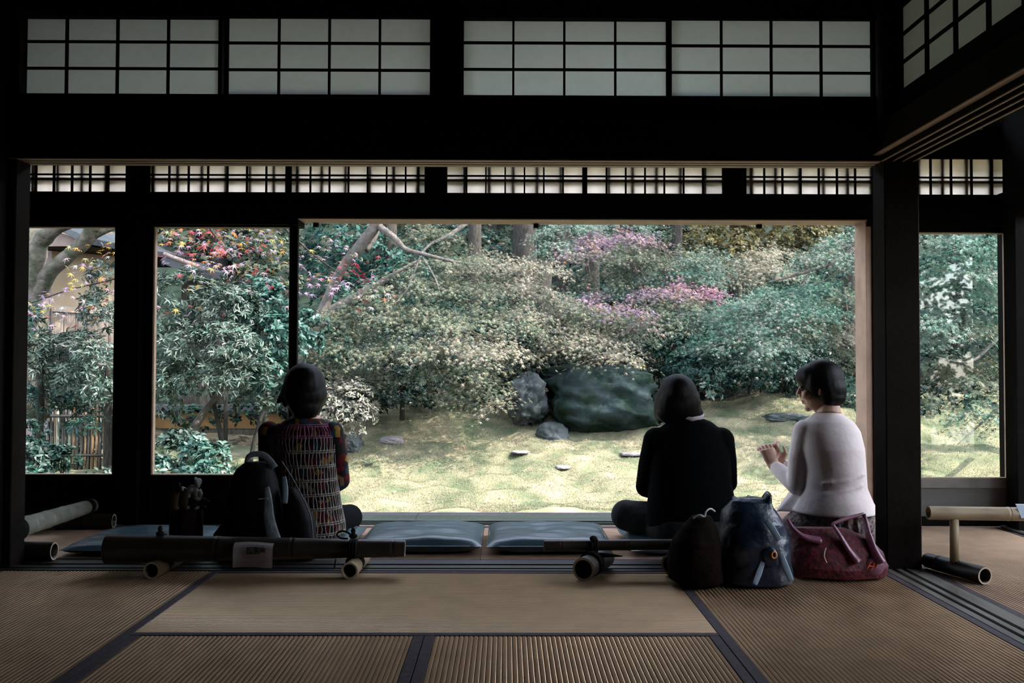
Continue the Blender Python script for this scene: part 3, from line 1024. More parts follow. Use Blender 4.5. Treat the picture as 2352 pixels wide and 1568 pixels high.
t = plant('maple_tree', gb(1700, 13.6), 'sunlit maple of cream and mint leaves behind the long bare bough', 'tree', TREES)
ground_limb(1690, 13.7, 610, 20, .05).build('trunk', BARK_D, t, True)
Ff = [(1620, 600, 13.1, 100, 34, TP), (1590, 630, 12.9, 80, 28, T), (1650, 640, 12.8, 80, 28, TP), (1735, 600, 13.0, 80, 30, P_), (1750, 625, 12.8, 90, 30, P_), (1700, 645, 12.7, 60, 28, PALE), (1780, 582, 13.2, 60, 20, P_), (1560, 590, 13.2, 60, 30, G), (1820, 640, 12.9, 70, 26, T)]
foliage(t, pads(Ff, .066, 12), 'maple', LEAF)

t = plant('maple_tree', gb(2310, 9.6), 'teal maple seen through the right-hand pane with one bough trailing to the moss', 'tree', TREES)
ground_limb(2420, 10.0, 150, 50, .0).build('trunk', BARK_D, t, True)
limb([(2400, 700, 9.9, 16), (2300, 770, 9.4, 9), (2230, 830, 9.2, 6), (2150, 820, 9.2, 3)]).build('branch', BARK, t, True)
limb([(2400, 860, 9.7, 14), (2300, 930, 9.2, 8), (2240, 985, 9.0, 4), (2200, 1020, 8.9, 2)]).build('branch', BARK, t, True)
Hh = [(2140, 545, 9.8, 80, 28, TP), (2230, 560, 9.6, 90, 26, T), (2300, 590, 9.5, 60, 30, T), (2160, 600, 9.6, 80, 26, T), (2130, 640, 9.7, 70, 26, T), (2230, 630, 9.5, 80, 28, TP), (2290, 660, 9.4, 60, 30, T), (2240, 690, 9.5, 70, 24, T),
      (2130, 745, 9.4, 70, 30, TP), (2190, 760, 9.3, 70, 26, TP), (2260, 760, 9.4, 80, 28, G), (2300, 740, 9.6, 50, 28, T), (2120, 790, 9.4, 40, 22, TP), (2280, 840, 9.2, 60, 30, [(.5, .46, .24, 1)] + G), (2250, 880, 9.2, 70, 28, G), (2300, 905, 9.1, 50, 30, G),
      (2165, 920, 9.2, 36, 18, G), (2225, 850, 9.4, 50, 26, OLIVE), (2260, 945, 9.0, 70, 26, TEAL), (2300, 970, 8.9, 50, 26, G), (2225, 975, 8.9, 45, 18, G), (2200, 1010, 8.8, 18, 10, [(.5, .46, .24, 1)] + G), (2180, 850, 9.8, 60, 30, OLIVE)]
foliage(t, pads(Hh, .066, 12), 'maple', LEAF)

# red maple close to the house, left
t = plant('maple_tree', gb(300, 7.6), 'red, orange and lilac maple hanging into view at the top left behind the glass', 'tree', TREES)
limb([(-190, 1350, 7.9, 70), (-140, 900, 7.9, 60), (-60, 500, 7.8, 50), (120, 330, 7.6, 40), (330, 360, 7.5, 28), (500, 420, 7.4, 18), (640, 520, 7.4, 8)]).build('trunk', BARK_D, t, True)
limb([(420, 400, 7.5, 10), (480, 520, 7.3, 6), (540, 600, 7.2, 3)], 6).build('twig', BARK_D, t, True)
limb([(640, 510, 7.4, 8), (720, 585, 7.4, 4), (800, 640, 7.4, 2)], 6).build('twig', BARK_D, t, True)
limb([(60, 700, 7.6, 3), (160, 665, 7.4, 3), (262, 640, 7.3, 4), (350, 600, 7.3, 5)], 6).build('twig', BARK_D, t, True)
Rr = [(400, 535, 7.4, 60, 20, ORANGE + LAV), (500, 540, 7.3, 80, 26, RED), (540, 585, 7.1, 60, 26, RED), (500, 600, 7.2, 50, 22, LAV + RED), (560, 630, 7.1, 30, 22, RED), (600, 540, 7.4, 60, 26, ORANGE + LAV), (640, 570, 7.4, 40, 30, LAV + ORANGE), (620, 640, 7.3, 40, 16, ORANGE + LAV),
      (390, 590, 7.4, 45, 14, LAV), (450, 520, 7.4, 60, 14, RED + GREY_GREEN), (375, 712, 7.0, 16, 10, RED), (720, 590, 7.5, 40, 26, LAV + PINK), (745, 640, 7.4, 44, 24, LAV), (800, 625, 7.4, 46, 20, [(.66, .07, .12, 3), (.62, .25, .34, 2)]), (690, 660, 7.4, 24, 12, LAV), (880, 660, 7.5, 30, 12, PINK), (760, 560, 7.7, 50, 24, PINK + GREY_GREEN),
      (240, 570, 7.3, 36, 16, ORANGE), (235, 620, 7.3, 40, 22, ORANGE + LAV), (200, 650, 7.3, 36, 14, ORANGE + LAV), (150, 685, 7.3, 60, 8, LAV), (90, 700, 7.2, 50, 10, LAV + ORANGE), (120, 725, 7.2, 30, 10, LAV + RED), (185, 690, 7.2, 10, 8, RED)]
foliage(t, pads(Rr, .074, 3.6, per=9), 'maple', LEAF)

# old leaning trunk left
t = plant('old_tree', gb(60, 9.3), 'gnarled mossy trunk forking in the leftmost pane before the small house', 'tree')
limb([(75, 960, 9.3, 70), (78, 740, 9.3, 62), (76, 680, 9.3, 62), (82, 610, 9.2, 40), (90, 560, 9.2, 44), (125, 525, 9.1, 34), (190, 500, 9.0, 24)], 12, .25).build('trunk', BARK_L, t, True)
limb([(80, 690, 9.3, 50), (110, 630, 9.2, 36), (160, 585, 9.1, 32), (200, 548, 9.0, 36), (215, 510, 8.9, 40), (225, 420, 8.8, 36)], 12, .18).build('branch', BARK_L, t, True)
limb([(205, 545, 9.0, 26), (245, 528, 8.9, 16), (300, 510, 8.8, 10)], 9, .15).build('branch', BARK_L, t, True)
limb([(20, 760, 9.6, 30), (38, 640, 9.6, 34), (60, 570, 9.6, 30), (80, 480, 9.6, 26)], 10, .2).build('branch', BARK_L, t, True)

# evergreen shrubs left
SHR = 'evergreen shrubs on the left side of the garden'
t = plant('evergreen_shrub', gb(470, 9.4), 'large slender-leaved evergreen shrub filling the left middle pane', 'shrub', SHR)
limb([(430, 1120, 9.2, 26), (440, 1010, 9.2, 24), (460, 960, 9.2, 18), (520, 880, 9.3, 10)]).build('stem', BARK, t, True)
limb([(520, 1080, 9.2, 14), (505, 990, 9.2, 12), (480, 880, 9.3, 8)]).build('stem', BARK_D, t, True)
limb([(575, 1060, 9.2, 12), (590, 990, 9.2, 10), (620, 900, 9.3, 7)]).build('stem', BARK_D, t, True)
I1 = [(430, 690, 9.3, 110, 70, EVERG), (520, 720, 9.2, 100, 70, EVERG), (420, 800, 9.0, 100, 70, EVERG), (520, 800, 8.9, 100, 60, EVERG + TEALP), (480, 870, 8.8, 100, 50, EVERG), (400, 880, 8.8, 70, 50, EVERG + TEALP), (560, 860, 8.9, 70, 50, EVERG), (380, 940, 8.7, 40, 40, EVERG)]
foliage(t, pads(I1, .068, 16, bush_leaves, .8), 'lance', LEAF_G)
t = plant('evergreen_shrub', gb(620, 9.7), 'glossy teal-leaved shrub directly left of the narrow door stile', 'shrub', SHR)
ground_limb(610, 9.8, 760, 14).build('stem', BARK_D, t, True)
I2 = [(610, 700, 9.6, 80, 60, EVERT), (630, 780, 9.4, 80, 70, EVERT), (620, 870, 9.3, 70, 60, EVERT), (580, 720, 9.5, 60, 50, EVERT), (590, 920, 9.2, 50, 26, EVERG), (700, 770, 9.8, 50, 60, EVERT)]
foliage(t, pads(I2, .075, 13, bush_leaves, .8), 'oval', LEAF_G)
t = plant('evergreen_shrub', gb(110, 8.7), 'dense evergreen shrub in the leftmost pane below the mossy trunk', 'shrub', SHR)
ground_limb(95, 8.8, 800, 16).build('stem', BARK_D, t, True)
I3 = [(60, 760, 8.8, 50, 60, EVERT), (70, 850, 8.6, 60, 60, EVERG), (110, 820, 8.7, 60, 50, EVERG), (60, 930, 8.6, 50, 50, EVERT)]
foliage(t, pads(I3, .07, 13, bush_leaves, .8), 'lance', LEAF_G)
t = plant('evergreen_shrub', gb(235, 8.9), 'long-leaved evergreen shrub right of the sunlit house wall in the leftmost pane', 'shrub', SHR)
ground_limb(250, 8.9, 800, 18).build('stem', BARK_D, t, True)
I4 = [(240, 720, 8.9, 50, 60, EVERG), (200, 800, 8.7, 60, 40, EVERG), (230, 830, 8.5, 60, 50, EVERG + TEALP), (180, 870, 8.5, 60, 40, EVERG), (240, 900, 8.4, 50, 40, EVERG + TEALP), (245, 640, 9.0, 36, 40, EVERG), (200, 980, 8.5, 36, 22, EVERT), (150, 850, 9.0, 60, 50, EVERG), (210, 890, 9.0, 60, 50, EVERT), (130, 910, 9.1, 50, 40, DARKG + EVERT), (190, 930, 9.2, 60, 30, DARKG)]
foliage(t, pads(I4, .068, 16, bush_leaves, .8), 'lance', LEAF_G)
t = plant('leafy_shrub', gb(470, 7.4), 'low shrub with arching pinnate teal leaves at the foot of the left middle pane', 'shrub')
for k in range(16):
    a = random.uniform(-1.2, 1.2)
    b0 = Vector(gb(440 + random.uniform(-60, 50), 7.4))
    p1 = b0 + Vector((.25 * a, -.1, .30 + random.random() * .2))
    p2 = b0 + Vector((.55 * a, -.25, .22 + random.random() * .2))
    MB().tube([b0, (b0 + p1) * .5 + Vector((0, 0, .08)), p1, p2], [.006, .005, .004, .002], 5).build('stem', BARK_D, t, True)
J = [(400, 1040, 7.5, 50, 50, DARKG + EVERG), (380, 1085, 7.3, 50, 40, EVERT), (450, 1050, 7.3, 40, 50, EVERT), (500, 1060, 7.2, 40, 44, EVERT + TEAL), (470, 1090, 7.1, 60, 30, EVERT), (420, 1010, 7.6, 40, 30, EVERG)]
foliage(t, pads(J, .06, 13, bush_leaves, .8), 'oval', LEAF_G)
t = plant('leafy_shrub', gb(70, 7.4), 'dark low shrub at the foot of the leftmost pane', 'shrub')
ground_limb(70, 7.5, 1040, 12).build('stem', BARK_D, t, True)
J2 = [(60, 1050, 7.5, 50, 40, DARKG), (110, 1065, 7.6, 50, 34, DARKG), (60, 1095, 7.2, 50, 24, DARKG + EVERT), (70, 1000, 7.7, 40, 36, DARKG), (240, 1090, 7.5, 30, 14, EVERG), (150, 1050, 7.7, 40, 30, DARKG)]
foliage(t, pads(J2, .055, 13, bush_leaves, .8), 'oval', LEAF_G)

# middle distance
t = plant('white_leaved_shrub', gb(795, 9.9), 'small shrub with sunlit whitish leaves right of the first figure\'s head', 'shrub')
ground_limb(795, 9.95, 900, 10).build('stem', BARK_D, t, True)
K = [(800, 920, 9.8, 55, 50, WHITE), (770, 945, 9.7, 50, 44, WHITE), (825, 950, 9.7, 44, 34, WHITE), (790, 975, 9.65, 50, 26, WHITE), (740, 915, 9.9, 34, 40, WHITE + EVERG)]
foliage(t, pads(K, .05, 13, bush_leaves, .8), 'oval', LEAF_G)
t = plant('dark_shrub', gb(920, 11.2), 'deep green shrub in shade between the pale shrub and the drooping maple', 'shrub')
ground_limb(925, 11.2, 860, 12).build('stem', BARK_D, t, True)
M_ = [(890, 850, 11.2, 70, 60, DARKG + EVERT), (960, 860, 11.3, 60, 60, DARKG), (920, 910, 11.0, 70, 34, DARKG + EVERT), (990, 890, 11.4, 50, 44, DARKG), (1060, 830, 11.8, 90, 50, EVERT), (960, 790, 11.9, 80, 40, DARKG)]
foliage(t, pads(M_, .055, 13, bush_leaves, .8), 'oval', LEAF_G)
t = plant('broadleaf_shrub', gb(1540, 12.0), 'bright teal broad-leaved shrub just behind the bowed head, red flowers at its edge', 'shrub')
for px in (1500, 1512, 1525, 1540):
    limb([(1520, 960, 12.0, 6), (px, 850, 12.0, 4), (px - 10 + random.uniform(-20, 20), 780, 12.0, 3)], 6).build('stem', BARK_D, t, True)
N_ = [(1520, 770, 11.8, 60, 40, EVERT + TEAL), (1490, 800, 11.7, 50, 34, EVERT), (1560, 810, 11.7, 60, 44, EVERT), (1600, 850, 11.4, 70, 44, EVERT), (1620, 890, 11.3, 44, 30, EVERT + TEALP), (1560, 850, 11.6, 50, 30, EVERT), (1470, 840, 11.8, 30, 30, EVERG)]
foliage(t, pads(N_, .062, 13, bush_leaves, .8), 'oval', LEAF_G)
t = plant('broadleaf_shrub', gb(1720, 12.0), 'shiny dark teal shrub on thin trunks left of the white cardigan', 'shrub')
limb([(1722, 950, 12.0, 9), (1722, 890, 12.0, 8), (1735, 830, 12.0, 6)], 7).build('stem', BARK_D, t, True)
limb([(1748, 945, 12.1, 7), (1748, 880, 12.1, 6), (1740, 830, 12.1, 5)], 7).build('stem', BARK_D, t, True)
O_ = [(1690, 840, 11.7, 70, 34, EVERT), (1760, 850, 11.7, 70, 34, EVERT), (1720, 880, 11.6, 70, 24, EVERT + DARKG), (1800, 830, 11.8, 50, 40, EVERT), (1670, 880, 11.5, 44, 26, EVERT), (1820, 885, 11.9, 40, 40, DARKG), (1870, 840, 12.0, 50, 50, DARKG), (1960, 930, 11.6, 60, 34, DARKG)]
foliage(t, pads(O_, .055, 13, bush_leaves, .8), 'oval', LEAF_G)
t = plant('azalea_bush', gb(1330, 12.3), 'small-leaved bush on top of and behind the mossy boulder', 'shrub')
ground_limb(1330, 12.3, 800, 8).build('stem', BARK_D, t, True)
Q_ = [(1300, 810, 12.1, 70, 34, OLIVE + EVERG), (1400, 830, 12.2, 70, 30, OLIVE + DARKG), (1240, 830, 12.0, 60, 44, EVERG), (1200, 850, 11.6, 44, 44, EVERG + GREY_GREEN), (1500, 850, 12.4, 60, 36, OLIVE + DARKG), (1190, 800, 12.1, 50, 50, DARKG)]
foliage(t, pads(Q_, .05, 13, bush_leaves, .8), 'oval', LEAF)

# low undergrowth closing the view; its dark tone stands in for shade under boughs
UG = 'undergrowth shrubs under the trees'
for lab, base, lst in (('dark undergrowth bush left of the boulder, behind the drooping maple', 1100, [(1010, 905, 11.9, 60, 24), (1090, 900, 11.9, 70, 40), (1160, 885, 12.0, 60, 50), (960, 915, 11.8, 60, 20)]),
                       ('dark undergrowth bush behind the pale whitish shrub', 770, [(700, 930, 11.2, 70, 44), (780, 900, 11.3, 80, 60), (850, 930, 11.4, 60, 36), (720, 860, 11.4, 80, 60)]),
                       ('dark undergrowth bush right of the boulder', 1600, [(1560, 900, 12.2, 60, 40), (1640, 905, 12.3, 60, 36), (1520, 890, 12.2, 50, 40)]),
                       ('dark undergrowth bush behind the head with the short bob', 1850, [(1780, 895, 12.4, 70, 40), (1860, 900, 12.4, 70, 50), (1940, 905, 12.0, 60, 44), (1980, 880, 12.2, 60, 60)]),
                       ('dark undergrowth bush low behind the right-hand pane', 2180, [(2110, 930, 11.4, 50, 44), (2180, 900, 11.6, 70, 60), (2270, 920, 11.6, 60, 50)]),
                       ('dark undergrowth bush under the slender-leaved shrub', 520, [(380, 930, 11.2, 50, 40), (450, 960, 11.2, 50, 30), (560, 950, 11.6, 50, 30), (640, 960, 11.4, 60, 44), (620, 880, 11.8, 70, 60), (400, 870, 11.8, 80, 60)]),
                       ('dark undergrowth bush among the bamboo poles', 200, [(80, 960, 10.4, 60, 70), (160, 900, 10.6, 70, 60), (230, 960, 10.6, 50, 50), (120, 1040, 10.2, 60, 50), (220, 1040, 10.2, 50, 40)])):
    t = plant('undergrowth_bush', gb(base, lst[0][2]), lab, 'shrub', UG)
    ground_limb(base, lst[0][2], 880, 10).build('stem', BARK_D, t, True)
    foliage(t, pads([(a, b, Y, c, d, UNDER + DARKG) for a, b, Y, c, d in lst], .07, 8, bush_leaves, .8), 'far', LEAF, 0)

# trees on the slope behind: crowns fill the view to the hill
BACK = 'trees on the wooded slope behind'


def slope_tree(label, px, Y, wpx, lst, cols, size=.085, dens=9, bark=BARK_D, fn=bush_leaves):
    t = plant('slope_tree', gb(px, Y), label, 'tree', BACK)
    ground_limb(px, Y, 430, wpx).build('trunk', bark, t, True)
    o = link('foliage', None, None, t, world=False) if False else None
    sets = pads([(a, b, Y + dy, c, d, cols) for a, b, dy, c, d in lst], size, dens, fn, .9)
    foliage(t, sets, 'far' if fn is bush_leaves else 'maple5', LEAF, 0)


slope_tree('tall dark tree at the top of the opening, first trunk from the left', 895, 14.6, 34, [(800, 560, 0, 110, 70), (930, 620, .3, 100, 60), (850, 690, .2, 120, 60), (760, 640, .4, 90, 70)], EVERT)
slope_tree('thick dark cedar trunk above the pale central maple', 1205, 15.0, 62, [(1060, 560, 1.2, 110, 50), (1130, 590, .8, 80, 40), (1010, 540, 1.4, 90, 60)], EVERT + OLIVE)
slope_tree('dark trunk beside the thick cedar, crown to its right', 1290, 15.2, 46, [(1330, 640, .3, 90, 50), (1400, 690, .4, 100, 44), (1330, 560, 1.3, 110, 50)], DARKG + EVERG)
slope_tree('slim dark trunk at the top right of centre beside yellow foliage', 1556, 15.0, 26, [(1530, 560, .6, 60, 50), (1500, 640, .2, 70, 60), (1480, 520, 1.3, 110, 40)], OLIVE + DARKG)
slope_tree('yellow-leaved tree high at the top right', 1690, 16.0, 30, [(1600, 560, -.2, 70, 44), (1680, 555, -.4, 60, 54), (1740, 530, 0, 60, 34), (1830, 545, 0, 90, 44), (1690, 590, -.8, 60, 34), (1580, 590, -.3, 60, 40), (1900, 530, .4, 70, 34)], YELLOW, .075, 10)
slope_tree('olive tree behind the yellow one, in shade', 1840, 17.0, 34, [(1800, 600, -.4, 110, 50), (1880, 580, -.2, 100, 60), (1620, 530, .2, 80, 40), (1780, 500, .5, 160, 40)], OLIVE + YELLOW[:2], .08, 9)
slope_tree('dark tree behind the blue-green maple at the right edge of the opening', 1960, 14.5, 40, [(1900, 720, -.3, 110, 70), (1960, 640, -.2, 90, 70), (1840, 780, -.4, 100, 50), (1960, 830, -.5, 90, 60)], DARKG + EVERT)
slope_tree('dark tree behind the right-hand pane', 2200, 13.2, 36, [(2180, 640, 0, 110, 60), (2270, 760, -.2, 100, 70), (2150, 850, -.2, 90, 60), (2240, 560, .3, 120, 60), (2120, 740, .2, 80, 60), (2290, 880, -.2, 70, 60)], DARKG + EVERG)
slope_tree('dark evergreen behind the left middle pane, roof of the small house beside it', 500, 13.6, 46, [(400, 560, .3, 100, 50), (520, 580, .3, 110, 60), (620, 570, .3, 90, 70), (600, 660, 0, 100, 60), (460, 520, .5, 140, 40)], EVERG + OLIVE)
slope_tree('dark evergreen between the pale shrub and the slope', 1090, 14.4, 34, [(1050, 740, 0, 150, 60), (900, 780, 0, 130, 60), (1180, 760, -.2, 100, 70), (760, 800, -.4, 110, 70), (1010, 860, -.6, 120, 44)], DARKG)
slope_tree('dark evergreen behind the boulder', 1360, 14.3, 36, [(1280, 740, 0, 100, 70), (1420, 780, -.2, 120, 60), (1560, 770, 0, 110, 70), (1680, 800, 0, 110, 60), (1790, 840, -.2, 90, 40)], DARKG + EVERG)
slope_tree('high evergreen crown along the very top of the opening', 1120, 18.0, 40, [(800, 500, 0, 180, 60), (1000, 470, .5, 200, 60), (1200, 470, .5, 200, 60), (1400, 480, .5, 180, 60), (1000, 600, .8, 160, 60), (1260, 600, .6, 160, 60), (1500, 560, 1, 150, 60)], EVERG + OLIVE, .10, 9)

# upper crowns out of view, most added to shade the moss and the room
def crown(t, lst, cols, size, dens, m=LEAF, tpl='maple5'):
    """lst: (x, y, z, rx, ry, rz) in metres."""
    out = []
    for x, y, z, a, b, c in lst:
        n = int(dens * math.pi * a * b / (size * size))
        out.append(layer_leaves((x, y, z), (a, b, c), max(n, 20), size, cols, slope=.8))
    foliage(t, out, tpl, m, 0)


crown(bpy.data.objects['maple_tree'], [(-.6, 10.6, 3.3, 1.2, .9, .3), (.5, 11.2, 3.6, 1.2, .9, .35), (1.6, 10.9, 3.4, .9, .8, .3), (1.4, 10.3, 4.1, 1.0, .6, .3), (0, 12.2, 4.2, 1.8, 1.0, .4), (2.4, 12.4, 4.4, 1.8, 1.0, .4)], GREY_GREEN, .08, 2.2)
crown(bpy.data.objects['maple_tree.001'], [(2.6, 11.6, 3.5, 1.0, .9, .3), (3.4, 11.2, 3.9, 1.0, .8, .3), (2.8, 10.6, 3.6, 1.0, .6, .25), (4.0, 12.6, 4.4, 1.8, 1.0, .4), (3.8, 11.9, 4.8, 1.4, .8, .4)], GREY_GREEN, .08, 2.4)
crown(bpy.data.objects['maple_tree.004'], [(4.4, 11.2, 3.6, 1.3, 1.0, .35), (5.6, 10.8, 3.9, 1.2, 1.0, .35), (3.9, 10.2, 4.0, .8, .4, .25), (6.0, 12.4, 4.6, 1.8, 1.0, .4)], TEAL, .08, 2.0)
crown(bpy.data.objects['maple_tree.004'], [(2.2, 9.9, 3.7, 1.3, .6, .25), (3.8, 10.0, 3.8, 1.3, .6, .25), (.8, 10.0, 3.6, 1.0, .5, .2), (5.2, 9.9, 3.8, 1.3, .6, .25), (6.6, 9.7, 3.9, 1.0, .5, .25), (3.0, 9.1, 3.7, .5, .2, .15), (5.3, 9.0, 3.8, .5, .2, .15)], GREY_GREEN, .08, 4.0)  # extra unseen crown layer, placed to dapple the middle moss
crown(bpy.data.objects['maple_tree.006'], [(6.2, 9.6, 3.5, 1.2, 1.0, .35), (7.2, 9.9, 4.2, 1.3, 1.0, .4), (7.6, 11.0, 4.6, 1.3, 1.0, .4)], TEAL, .08, 1.4)
for nm, lst in (('slope_tree', [(-2.6, 14.4, 5.2, 1.7, 1.0, .8), (-1.6, 15.2, 7.0, 1.7, 1.0, 1.0)]), ('slope_tree.001', [(.2, 15.4, 5.6, 1.7, 1.0, .9), (.8, 16.2, 7.6, 1.8, 1.0, 1.1)]), ('slope_tree.002', [(2.0, 15.2, 5.4, 1.6, 1.0, .9), (2.6, 16.2, 7.4, 1.7, 1.0, 1.0)]),
                ('slope_tree.003', [(3.6, 15.0, 5.0, 1.5, 1.0, .8), (4.2, 16.0, 7.0, 1.6, 1.0, 1.0)]), ('slope_tree.006', [(5.6, 14.6, 4.8, 1.7, 1.0, .8), (6.2, 15.6, 7.0, 1.7, 1.0, 1.0)]), ('slope_tree.007', [(7.8, 13.6, 4.6, 1.7, 1.0, .8), (8.6, 14.6, 6.8, 1.7, 1.0, 1.0)]),
                ('slope_tree.008', [(-5.0, 13.6, 5.0, 1.8, 1.2, .9), (-4.4, 14.6, 7.0, 1.8, 1.2, 1.0), (-6.6, 13.0, 5.6, 1.6, 1.2, .9)])):
    crown(bpy.data.objects[nm], lst, UNDER + DARKG, .13, 4.0, LEAF, 'far')  # tall unseen crowns, added to block low sky in front
crown(bpy.data.objects['maple_tree.007'], [(-4.0, 7.6, 3.2, 1.3, .9, .4), (-2.8, 7.9, 3.5, 1.1, .8, .4), (-5.4, 7.4, 3.9, 1.4, 1.0, .5), (-4.4, 8.6, 4.4, 1.4, 1.0, .5)], RED + ORANGE, .085, 2.6)
crown(bpy.data.objects['old_tree'], [(-6.6, 9.6, 4.4, 1.6, 1.3, .6), (-5.4, 10.2, 4.9, 1.5, 1.2, .6), (-2.4, 9.6, 3.6, 1.1, .8, .4), (-1.4, 10.4, 3.8, 1.0, .8, .4), (-3.6, 10.6, 4.2, 1.2, .9, .5), (-2.6, 8.2, 3.4, .8, .6, .35), (-2.2, 11.6, 4.3, 1.3, .9, .5)], EVERG, .09, 5)  # unseen crowns put in to shade the left of the garden

crown(bpy.data.objects['slope_tree.007'], [(8.4, 12.9, 1.2, 1.0, .8, .8), (9.6, 13.4, 2.2, 1.4, 1.0, 1.0), (11.2, 13.8, 2.0, 1.5, 1.0, 1.2), (10.4, 14.4, 4.2, 1.8, 1.0, 1.2), (12.8, 14.2, 3.4, 1.7, 1.0, 1.2)], UNDER + DARKG, .11, 7.0, LEAF, 'far')

# ------------------------------------------------------------------ rocks
ROCK = mat('mossy_boulder', (.024, .034, .036), .95, .03, vscale=4.2, bump=.9, bscale=11, col2=(.007, .014, .009))
ROCK2 = mat('grey_garden_stone', (.075, .083, .088), .95, .04, vscale=4, bump=.6, bscale=16, col2=(.028, .036, .033))
ROCK3 = mat('flat_grey_stone', (.16, .145, .15), .9, .2, .3, 6, .4, 30)


def hit(px, py, Y=7.5, lift=0.0):
    while Y < 13.5:
        p = W(px, py, Y)
        if p.z <= ground_z(p.x, p.y) + lift:
            break
        Y += .02
    return p


def rock(name, px, py, Y, a, b, dy, m, label, seed, e=3.2, rough=.22, top=None):
    """Stone: block-like rounded body broken by noise; a, b half sizes in px, dy half depth."""
    if Y is None:
        c = hit(px, py + b * .7)
        Y = c.y
        c.z += b * .1 * Y / F
    else:
        c = W(px, py, Y)
    rx, rz = a * Y / F, b * Y / F
    v, f = [], []
    nu, nv = 72, 48
    for i in range(nv + 1):
        th = math.pi * i / nv
        for k in range(nu):
            ph = 2 * math.pi * k / nu
            d = Vector((math.sin(th) * math.cos(ph), math.sin(th) * math.sin(ph), math.cos(th)))
            q = (abs(d.x) ** e + abs(d.y) ** e + abs(d.z) ** e) ** (-1 / e)
            p = d * q
            s = 1 + rough * (mnoise.noise(p * 1.3 + Vector((seed, 0, 0))) + .5 * mnoise.noise(p * 3.1 + Vector((0, seed, 0))) + .35 * (.5 - abs(mnoise.noise(p * 4.5 + Vector((seed, seed, 0))))) + .2 * mnoise.noise(p * 9 + Vector((0, 0, seed))))
            w_ = (p.z * 1.7 + p.x * .35 + mnoise.noise(p * 1.5) * .7 + seed) % 1.0      # ledges: a slow swell, then a sharp step back
            st = .11 * (w_ - .5) if w_ < .86 else .11 * (.36 - (w_ - .86) * 6.1)
            cut = 1 - (.28 * smooth(-.25, -1, p.z) if dy > .4 else 0)      # big stones are undercut at the foot
            st *= rough / .22
            v.append((c.x + rx * p.x * (s + st) * (.5 + .5 * cut), c.y + dy * p.y * (s + st) * cut, c.z + rz * p.z * s))
    for i in range(nv):
        for k in range(nu):
            j = (k + 1) % nu
            f.append((i * nu + k, (i + 1) * nu + k, (i + 1) * nu + j, i * nu + j))
    o = MB().add(v, f).build(name, m, smooth=True)
    return tag(o, label, 'rock', 'garden stones')


rock('boulder', 1385, 918, 11.2, 118, 74, .55, ROCK, 'big dark mossy boulder at the back of the moss', 3.1)
rock('boulder', 1330, 868, 11.7, 95, 28, .45, ROCK, 'ledge of layered dark rock on top of the big boulder', 8.4, 2.6)
rock('boulder', 1215, 918, 11.25, 40, 54, .32, ROCK2, 'upright pale grey stone against the left side of the big boulder', 5.7, 2.6, .34)
rock('boulder', 1268, 980, None, 36, 30, .2, ROCK2, 'small rounded grey stone at the lower left foot of the big boulder', 1.9, 2.3, .14)
rock('boulder', 1490, 950, 11.3, 40, 46, .35, ROCK, 'dark stone at the right end of the big boulder, half hidden by a head', 6.2, 2.6, .3)
rock('garden_stone', 899, 1006, None, 27, 11, .10, ROCK3, 'flat pinkish grey stone lying alone on the moss', 2.2, 2.6, .1)
rock('garden_stone', 808, 1005, None, 22, 28, .14, ROCK2, 'grey pointed stone beside the crocheted vest\'s shoulder', 4.4, 2.2, .3)
rock('garden_stone', 1800, 953, None, 42, 10, .2, ROCK2, 'low dark slab of stone left of the white cardigan\'s collar', 7.7, 3.0, .15)
rock('garden_stone', 1850, 960, None, 26, 12, .14, ROCK2, 'pale broken stone next to the low slab by the cardigan', 9.1, 2.5, .3)
for px, py, Y, a, b, s, l in ((1294, 1070, None, 17, 4, 1.1, 'grey stone lying in the moss channel below the boulder'), (1450, 1040, None, 26, 4, 2.7, 'flat grey stepping stone left of the dark jacket'), (1195, 1036, None, 20, 3, 5.5, 'flat pale stepping stone in the middle of the moss')):

    o = rock('stepping_stone', px, py, Y, a, b, .12, ROCK3, l, s, 3, .1)

# ------------------------------------------------------------------ moss shoots and fallen leaves
n = 240000
yy = 8.35 + RNG.uniform(0, 1, n) ** 1.5 * 3.6
xx = RNG.uniform(-2.6, 5.6, n)
k = np.array([mnoise.noise((a * 3.2, b * 4.6, 0)) + .8 * mnoise.noise((a * 8, b * 11, 5)) for a, b in zip(xx[::1], yy[::1])])
zz = np.array([ground_z(a, b) for a, b in zip(xx, yy)])
pos = np.stack([xx, yy, zz + .004], 1)
tipd = unit(np.stack([RNG.normal(0, .55, n), RNG.normal(-.1, .55, n), np.full(n, 1.0)], 1))
nrm = np.cross(tipd, unit(RNG.normal(0, 1, (n, 3))))
sz = RNG.uniform(.007, .015, n) * (1 + .5 * np.clip(k, -1, 1))
mc = np.array([(.235, .215, .145), (.12, .13, .08), (.31, .265, .195), (.075, .10, .06)])
w1 = np.clip(.5 + .9 * k, 0, 1)[:, None]
col = (mc[RNG.choice([0, 2], n)] * w1 + mc[RNG.choice([1, 3], n)] * (1 - w1)) * RNG.uniform(.8, 1.15, (n, 1))
TPL['shoot'] = (np.array([(-.2, 0, 0), (.2, 0, 0), (0, 1, 0)], float), np.array([(0, 1, 2)]))
me = leaf_mesh('moss', 'shoot', pos, frames(nrm, tipd), sz, col, LEAF_M)
tag(link('moss', me), 'short pale green moss covering the ground of the garden', 'moss', None, 'stuff')

